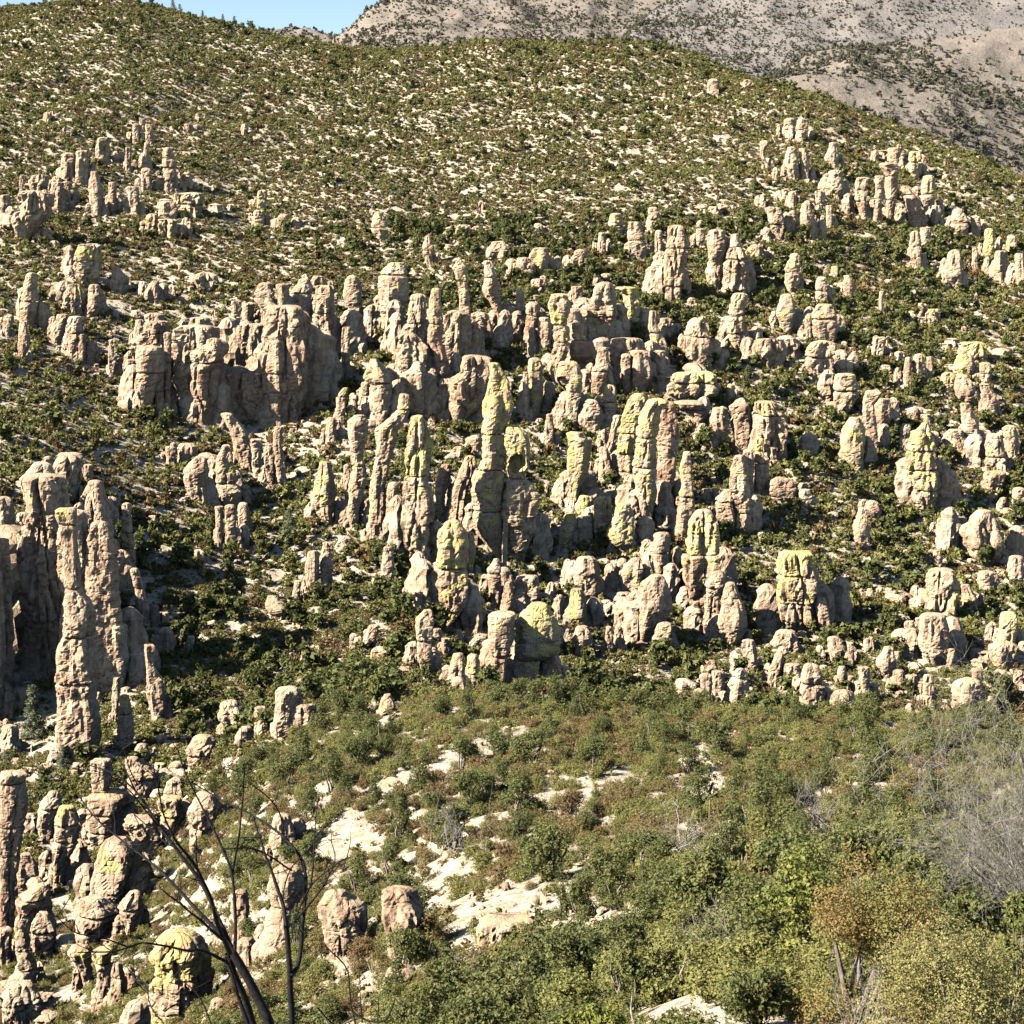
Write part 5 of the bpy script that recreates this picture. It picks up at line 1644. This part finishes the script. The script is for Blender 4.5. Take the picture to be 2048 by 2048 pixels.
# ------------------------------------------------------------------ burnt trees close to the camera
def burnt_tree(label, Y0, branches, seed):
    r = np.random.default_rng(seed)
    root = add_obj('burnt_tree', None)
    root['label'] = label; root['category'] = 'tree'
    b0 = at(branches[0][1][0][0] / 2.76, 1400 + branches[0][1][0][1] / 2.76, Y0)
    gx_, gy_ = float(b0[0]), Y0
    org = np.array([gx_, gy_, float(height(gx_, gy_)) - 0.1]); root.location = org
    for nm, pts, w0, w1, dY in branches:
        P = [at(a / 2.76, 1400 + b / 2.76, Y0 + dY[0] + (dY[1] - dY[0]) * k / (len(pts) - 1)) for k, (a, b) in enumerate(pts)]
        P = np.array(P)
        if nm == 'trunk':
            foot = org + np.array([0.12 * (P[0, 0] - org[0]), 0, 0]); P = np.concatenate([[foot, foot * 0.5 + P[0] * 0.5 + np.array([0.03, 0, 0])], P])
        s = np.concatenate([[0], np.cumsum(np.linalg.norm(np.diff(P, axis=0), axis=1))])
        n = max(8, int(s[-1] / 0.045)); t = np.linspace(0, s[-1], n)
        Q = np.stack([pchip(s, P[:, j], t) for j in range(3)], 1)
        Q += 0.006 * np.stack([pnoise(np.stack([t * 5, t * 0 + seed, t * 0 + j * 7 + len(pts)], 1), 3) for j in range(3)], 1)
        rad_ = (w0 + (w1 - w0) * (t / s[-1]) ** 0.8) / 2.76 / 2 * Y0 / F * 1.0 + 0.001
        rad_ = rad_ * (1 + 0.12 * pnoise(np.stack([t * 9, t * 0, t * 0 + seed], 1), 4))
        parts = [tube(Q - org, rad_, 8)]
        # short broken twigs
        for k in range(0 if nm == 'trunk' else max(1, int(s[-1] * 13))):
            j = int(r.integers(n // 4, n)); d = Q[min(j + 1, n - 1)] - Q[j - 1]; d /= np.linalg.norm(d) + 1e-9
            e = d * 0.6 + r.normal(size=3) * np.array([.7, .7, .7]); e /= np.linalg.norm(e)
            L = r.uniform(0.04, 0.22); tt = np.linspace(0, 1, 5)
            tp_ = Q[j] - org + e * L * tt[:, None] + 0.02 * L * r.normal(size=(5, 3))
            parts.append(tube(tp_, 0.0026 * (1.15 - tt) + 0.0006, 4))
        v, f = join_parts(parts)
        add_obj(nm, mesh_np(nm, v, f, M_CHAR), root)
BR1 = [('trunk', [(1490, 1790), (1440, 1680), (1370, 1540), (1290, 1400)], 75, 48, (0, .1)),
       ('trunk', [(1400, 1790), (1350, 1640), (1290, 1500), (1262, 1400)], 52, 34, (.15, .1)),
       ('branch', [(1370, 1790), (1310, 1620), (1270, 1500), (1240, 1420)], 24, 16, (-.1, 0)),
       ('branch', [(1290, 1400), (1245, 1290), (1190, 1180), (1130, 1040), (1000, 860), (870, 680), (760, 520), (620, 400), (490, 360)], 34, 5, (.1, .6)),
       ('branch', [(1270, 1400), (1210, 1260), (1180, 1150), (1090, 940), (960, 760)], 30, 12, (.05, -.3)),
       ('branch', [(960, 760), (900, 620), (870, 480), (850, 380)], 10, 5, (-.3, -.4)),
       ('branch', [(960, 770), (930, 800), (740, 630)], 8, 4, (-.25, 0)),
       ('branch', [(1295, 1400), (1300, 1250), (1290, 1050), (1280, 960), (1220, 800), (1150, 660), (1060, 480), (980, 280)], 22, 5, (.1, .5)),
       ('branch', [(1282, 970), (1310, 800), (1340, 560), (1350, 370)], 14, 5, (.3, .1)),
       ('branch', [(1240, 1330), (1120, 1230), (1000, 1130), (890, 1040)], 20, 5, (0, -.5)),
       ('branch', [(1230, 1310), (1080, 1150), (960, 1020), (860, 920), (730, 820), (630, 740), (500, 620), (430, 520)], 24, 5, (.1, .8)),
       ('branch', [(1240, 1440), (1100, 1380), (1040, 1385), (900, 1355), (760, 1345), (640, 1385), (430, 1395)], 18, 5, (0, -.6)),
       ('branch', [(700, 1362), (560, 1310), (420, 1290), (320, 1200)], 8, 3, (-.35, -.5)),
       ('branch', [(1090, 935), (1085, 850), (1085, 750)], 10, 5, (-.1, -.1)),
       ('branch', [(750, 505), (680, 360), (590, 290)], 9, 4, (.5, .7)),
       ('branch', [(870, 690), (790, 590), (690, 480), (600, 410)], 9, 4, (.4, .2)),
       ('branch', [(760, 470), (720, 380), (675, 240)], 7, 3, (.5, .5))]
BR2 = [('trunk', [(1612, 1790), (1605, 1640), (1600, 1500), (1592, 1380), (1580, 1250)], 46, 30, (0, .05)),
       ('branch', [(1580, 1260), (1560, 1130), (1500, 950), (1440, 780), (1400, 640)], 26, 8, (.05, .4)),
       ('branch', [(1602, 1530), (1650, 1450), (1668, 1250), (1690, 1050), (1670, 900), (1580, 770), (1480, 690), (1380, 630), (1240, 560), (1080, 465)], 30, 5, (0, .9)),
       ('branch', [(1670, 1120), (1720, 1020), (1840, 920), (1915, 870)], 12, 4, (.2, -.3)),
       ('branch', [(1715, 1040), (1730, 900), (1735, 760), (1750, 600)], 11, 4, (.1, .3)),
       ('branch', [(1742, 750), (1800, 690), (1870, 640)], 7, 3, (.2, .1)),
       ('branch', [(1610, 940), (1500, 870), (1380, 820), (1230, 820)], 11, 4, (.3, -.2)),
       ('branch', [(1612, 1240), (1690, 1150), (1800, 1000), (1850, 880), (1830, 780)], 14, 4, (.05, .5)),
       ('branch', [(1570, 740), (1550, 640), (1480, 540), (1370, 450)], 10, 4, (.6, .4)),
       ('branch', [(1578, 1230), (1560, 1100), (1600, 940), (1690, 840), (1740, 780)], 10, 4, (.1, .5)),
       ('branch', [(1685, 1080), (1640, 1180), (1610, 1280)], 9, 4, (.1, -.2)),
       ('branch', [(1790, 1010), (1860, 900), (1932, 870)], 8, 3, (.4, .2))]
burnt_tree('leaning charred trunks fanning black bare branches over the near rocks', 9.0, BR1, 5)
burnt_tree('upright charred trunk with thin black forks beside the leaning burnt stems', 9.8, BR2, 8)
BR3 = [('trunk', [(915, 1800), (850, 1720), (820, 1660), (815, 1590), (720, 1500)], 9, 5, (0, .2)), ('branch', [(818, 1600), (760, 1555), (700, 1470)], 6, 3, (0, .2)),
       ('branch', [(1170, 1800), (1130, 1700), (1070, 1600), (990, 1540)], 7, 4, (.1, .2))]
burnt_tree('thin broken black stem below the leaning charred trunks', 8.0, BR3, 12)
KX = 650 * 2.76
BR4 = [('trunk', [(KX + 170, 1800), (KX + 140, 1660), (KX + 130, 1520), (KX + 0, 1350)], 9, 6, (0, .1)), ('branch', [(KX + 150, 1720), (KX + 240, 1775), (KX + 330, 1770), (KX + 385, 1650)], 12, 5, (0, -.1)),
       ('branch', [(KX + 205, 1780), (KX + 195, 1600), (KX + 185, 1470)], 6, 3, (0, .1)), ('branch', [(KX + 290, 1770), (KX + 296, 1690), (KX + 300, 1655)], 6, 3, (0, .1)), ('branch', [(KX - 40, 1700), (KX + 60, 1790), (KX + 160, 1800)], 8, 4, (0, .1))]
burnt_tree('wiry black twigs curling up from the bottom edge', 8.5, BR4, 15)

# ------------------------------------------------------------------ large bushes near the camera
def near_bush(name, label, u, v, hw, hh, Y, nleaf, size, mat, seed, nb=14, cat='bush', narrow=0.8, stems=7, smat=None):
    r = np.random.default_rng(seed)
    c = at(u, v, Y); a = hw * Y / F; h = hh * Y / F
    g = float(height(c[0], Y)); org = np.array([c[0], Y, g - 0.05])
    root = add_obj(name, None); root.location = org; root['label'] = label; root['category'] = cat
    blobs = []
    for k in range(nb):
        d = r.normal(size=3); d /= np.linalg.norm(d); q = r.uniform(0.25, 0.8)
        s = r.uniform(0.24, 0.42)
        blobs.append((d[0] * q * a, d[1] * q * a * 0.8, c[2] - org[2] + d[2] * q * h, s * a, s * a, s * min(a, h) * 1.05))
    low = c[2] - org[2] - h
    for k in range(max(3, int(3 * low / max(h, .1)))):      # lower skirts down to the slope
        blobs.append((r.uniform(-.5, .5) * a, r.uniform(-.4, .4) * a, low * r.uniform(0.3, 0.95), a * .5, a * .5, h * .5))
    half = len(blobs) // 2
    for part in (blobs[:half], blobs[half:]):
        vv, ff = leaf_cloud(nleaf // 2, part, size, seed + len(part), up=0.3)
        add_obj('crown', mesh_np('crown', vv, ff, mat, False), root)
    for k in range(stems):
        b = blobs[int(r.integers(nb))]
        t = np.linspace(0, 1, 9)[:, None]
        p = np.array([r.uniform(-.12, .12), r.uniform(-.12, .12), -0.1]) * (1 - t) + np.array(b[:3]) * t + 0.05 * np.sin(3.1 * t) * r.normal(size=3) + np.array([0, 0, .08]) * np.sin(3.14 * t)
        vv, ff = tube(p, 0.035 * a * (1.1 - t[:, 0] * .9), 6)
        add_obj('branch', mesh_np('branch', vv, ff, smat or M_BARK), root)
    return root
M_RUST = leaf_material('rust_oak_leaf', ((0.25, 0.15, 0.05), (0.20, 0.15, 0.05), (0.17, 0.16, 0.05)))
M_OLIVE = leaf_material('pale_olive_leaf', ((0.29, 0.26, 0.10), (0.24, 0.215, 0.075), (0.19, 0.165, 0.06)))
M_LIME = leaf_material('bright_juniper_leaf', ((0.17, 0.18, 0.035), (0.21, 0.21, 0.05), (0.12, 0.14, 0.03)))
M_GREEN = leaf_material('oak_leaf', ((0.11, 0.125, 0.034), (0.14, 0.15, 0.045), (0.17, 0.165, 0.055)))
near_bush('oak_bush', 'large rust-brown oak bush with thinning autumn leaves', 1725, 1840, 185, 155, 17.0, 30000, 0.0155, M_RUST, 201, 18)
near_bush('feathery_bush', 'big pale olive feathery bush filling the bottom corner', 1905, 1985, 235, 205, 12.0, 46000, 0.0105, M_OLIVE, 202, 22)
near_bush('juniper', 'bright yellow-green juniper between the dark bushes and the rust-brown oak', 1605, 1792, 110, 100, 25.0, 9000, 0.032, M_LIME, 203, 16, 'tree')
near_bush('juniper', 'dark dense juniper at the bottom edge beside the pale olive bush', 1512, 1995, 95, 125, 18.0, 12000, 0.022, M_JUN, 204, 16, 'tree')
near_bush('juniper', 'yellow-green juniper top peeping over the bottom edge', 1195, 2062, 95, 62, 17.0, 8000, 0.024, M_LIME, 205, 14, 'tree')
near_bush('oak_bush', 'round green oak bush uphill of the grey twiggy shrub', 1405, 1760, 82, 72, 33.0, 9000, 0.04, M_GREEN, 206, 14)
near_bush('oak_bush', 'wide dark green oak below the bare chute', 1745, 1690, 98, 52, 46.0, 7000, 0.055, M_GREEN, 207, 14)
near_bush('oak_bush', 'olive oak bush at the bottom edge beside the dark dense juniper', 1350, 1960, 100, 80, 24.0, 10000, 0.03, M_LEAF, 208, 14)
near_bush('oak_bush', 'green oak bush downhill of the widest bare patch', 1240, 1880, 85, 65, 34.0, 8000, 0.042, M_GREEN, 209, 14)
near_bush('oak_bush', 'small olive oak between the bright juniper and the bare chute', 1530, 1700, 62, 50, 42.0, 6000, 0.05, M_LEAF, 210, 12)
near_bush('oak_bush', 'leafy green bush tucked behind the rust-brown oak', 1840, 1755, 90, 60, 27.0, 8000, 0.035, M_GREEN, 211, 14)
near_bush('oak_bush', 'dark oak bush at the frame edge under the grey brush', 2050, 1830, 60, 60, 16.0, 7000, 0.021, M_GREEN, 212, 12)
near_bush('oak_bush', 'olive green bush at the bottom edge with pale sticks beside it', 1440, 1880, 80, 60, 28.0, 8000, 0.034, M_LEAF, 213, 12)

near_bush('oak_bush', 'dull olive bush at the bottom edge beside the white weathered snag', 1335, 2075, 120, 75, 15.0, 12000, 0.018, M_GREEN, 214, 14)
def twig_shrub(name, label, ub, vb, Y, tips, spread, nmain, seed, thick, mat, levels=(9, 5)):
    r = np.random.default_rng(seed)
    base = at(ub, vb, Y); g = float(height(base[0], Y))
    org = np.array([base[0], Y, g - 0.05])
    root = add_obj(name, None); root.location = org; root['label'] = label; root['category'] = 'dead shrub'
    for k in range(nmain):
        tu, tv = tips[int(r.integers(len(tips)))]
        tip = at(tu + r.normal() * spread, tv + r.normal() * spread, Y + r.normal() * 0.05 * Y) - org
        b = base - org + r.normal(size=3) * np.array([.06, .06, .02]) * Y / 12
        t = np.linspace(0, 1, 12)[:, None]
        L = np.linalg.norm(tip - b)
        p = b * (1 - t) + tip * t + np.sin(3.14 * t) * r.normal(size=3) * 0.10 * L + np.cumsum(r.normal(size=(12, 3)), 0) * 0.012 * L
        parts = [tube(p, thick * (1.1 - t[:, 0]), 5)]
        for j in range(levels[0]):
            i0 = int(r.integers(3, 12)); d = p[min(i0 + 1, 11)] - p[i0 - 1]; d /= np.linalg.norm(d)
            e = d + r.normal(size=3) * .75; e /= np.linalg.norm(e); l1 = L * r.uniform(.10, .30)
            tt = np.linspace(0, 1, 6)[:, None]
            q1 = p[i0] + e * l1 * tt + np.cumsum(r.normal(size=(6, 3)), 0) * .035 * l1
            parts.append(tube(q1, thick * .42 * (1.1 - tt[:, 0]), 3))
            for m in range(levels[1]):
                i1 = int(r.integers(1, 6)); e2 = e + r.normal(size=3) * .8; e2 /= np.linalg.norm(e2)
                l2 = l1 * r.uniform(.25, .6); t3 = np.linspace(0, 1, 4)[:, None]
                parts.append(tube(q1[i1] + e2 * l2 * t3 + r.normal(size=(4, 3)) * .03 * l2, thick * .24 * (1.15 - t3[:, 0]), 3))
        vv, ff = join_parts(parts)
        add_obj('branch', mesh_np('branch', vv, ff, mat), root)
twig_shrub('dead_shrub', 'tall tangled grey leafless brush at the edge of the near slope', 2075, 1850, 19.0,
           [(1985, 1440), (2040, 1420), (1930, 1520), (1900, 1590), (1880, 1660), (1960, 1600), (2030, 1560), (2060, 1500), (1990, 1680), (1850, 1570), (2040, 1650)], 38, 46, 301, 0.008, M_GREY, (14, 8))
twig_shrub('dead_shrub', 'pale leafless twigs between the rust-brown oak and the pale olive bush', 1712, 2090, 13.0, [(1700, 1960), (1740, 1975), (1660, 1990), (1760, 2010)], 22, 14, 302, 0.005, M_GREY, (8, 4))
twig_shrub('dead_shrub', 'low grey twiggy shrub among the green oak bushes', 1470, 1900, 27.0, [(1420, 1810), (1460, 1820), (1400, 1860), (1500, 1860)], 22, 18, 303, 0.011, M_GREY, (8, 4))
twig_shrub('dead_shrub', 'grey twiggy shrub on the slope below the bare patches', 1000, 2000, 42.0, [(960, 1930), (1010, 1925), (1040, 1950), (930, 1960)], 22, 16, 304, 0.015, M_GREY, (8, 4))
twig_shrub('dead_shrub', 'pale bare shrub in the sparse bushes uphill of the rust-brown oak', 1640, 1640, 60.0, [(1610, 1580), (1650, 1590), (1670, 1610)], 16, 14, 305, 0.018, M_GREY, (7, 4))
twig_shrub('dead_shrub', 'grey bare shrub beside the widest bare patch', 905, 1690, 75.0, [(880, 1645), (910, 1640), (930, 1660)], 12, 14, 306, 0.02, M_GREY, (7, 4))
twig_shrub('dead_shrub', 'faint grey bare shrub at the frame edge behind the big bushes', 1360, 1700, 48.0, [(1340, 1650), (1370, 1640), (1390, 1660)], 16, 12, 307, 0.016, M_GREY, (7, 4))

def dead_stick(label, pts, Y, w):
    P = np.array([at(a, b, Y + 0.1 * k) for k, (a, b) in enumerate(pts)]); org = P[0].copy()
    s = np.concatenate([[0], np.cumsum(np.linalg.norm(np.diff(P, axis=0), axis=1))]); t = np.linspace(0, s[-1], 24)
    Q = np.stack([pchip(s, P[:, j], t) for j in range(3)], 1) - org
    v, f = tube(Q, w / 2 * Y / F * (1.05 - 0.8 * t / s[-1]), 7)
    o = add_obj('dead_branch', mesh_np('dead_branch', v, f, M_GREY)); o.location = org; o['label'] = label; o['category'] = 'branch'
dead_stick('white weathered snag poking up at the bottom edge', [(1272, 2130), (1268, 2050), (1262, 2020), (1264, 1992)], 15.0, 10)
dead_stick('curved white dead branch lying across the bottom edge', [(1300, 2060), (1350, 2052), (1385, 2040), (1408, 2034)], 15.0, 6)

# dry flower stalks of agave and sotol standing above the scrub
STALK = [(758, 1510, 72, 'palest tall dry stalk near the crest of the slope'), (803, 1655, 32, 'dry stalk uphill of the sloping bare strip'), (842, 1755, 40, 'leaning dry stalk beside the widest bare patch'),
         (742, 1745, 32, 'dry stalk standing in dark green scrub'), (780, 1790, 34, 'dry stalk above the pale ledged cliff'), (1395, 1628, 48, 'tall thin dry stalk at the pale sandy pocket'),
         (1418, 1650, 56, 'tallest thin dry stalk by the pale sandy pocket'), (678, 1610, 24, 'short dry stalk by the charred twigs'), (655, 1530, 40, 'slender dry stalk above the cracked pink block')]
for k, (u_, v_, h_, lab) in enumerate(STALK):
    hit = ray_hit(u_, v_, 24)
    if hit is None: continue
    X, Y = hit; H = h_ * Y / F; t = np.linspace(0, 1, 7)
    v, f = tube(np.stack([0.05 * H * math.sin(k * 2.1) * t ** 2, 0 * t, H * t], 1), 0.022 * (1.15 - 0.6 * t), 5)
    o = add_obj('agave_stalk', mesh_np('agave_stalk', v, f, M_GRASS)); o.location = (X, Y, float(height(X, Y)))
    o['label'] = lab; o['category'] = 'stalk'; o['group'] = 'dry agave stalks above the scrub'
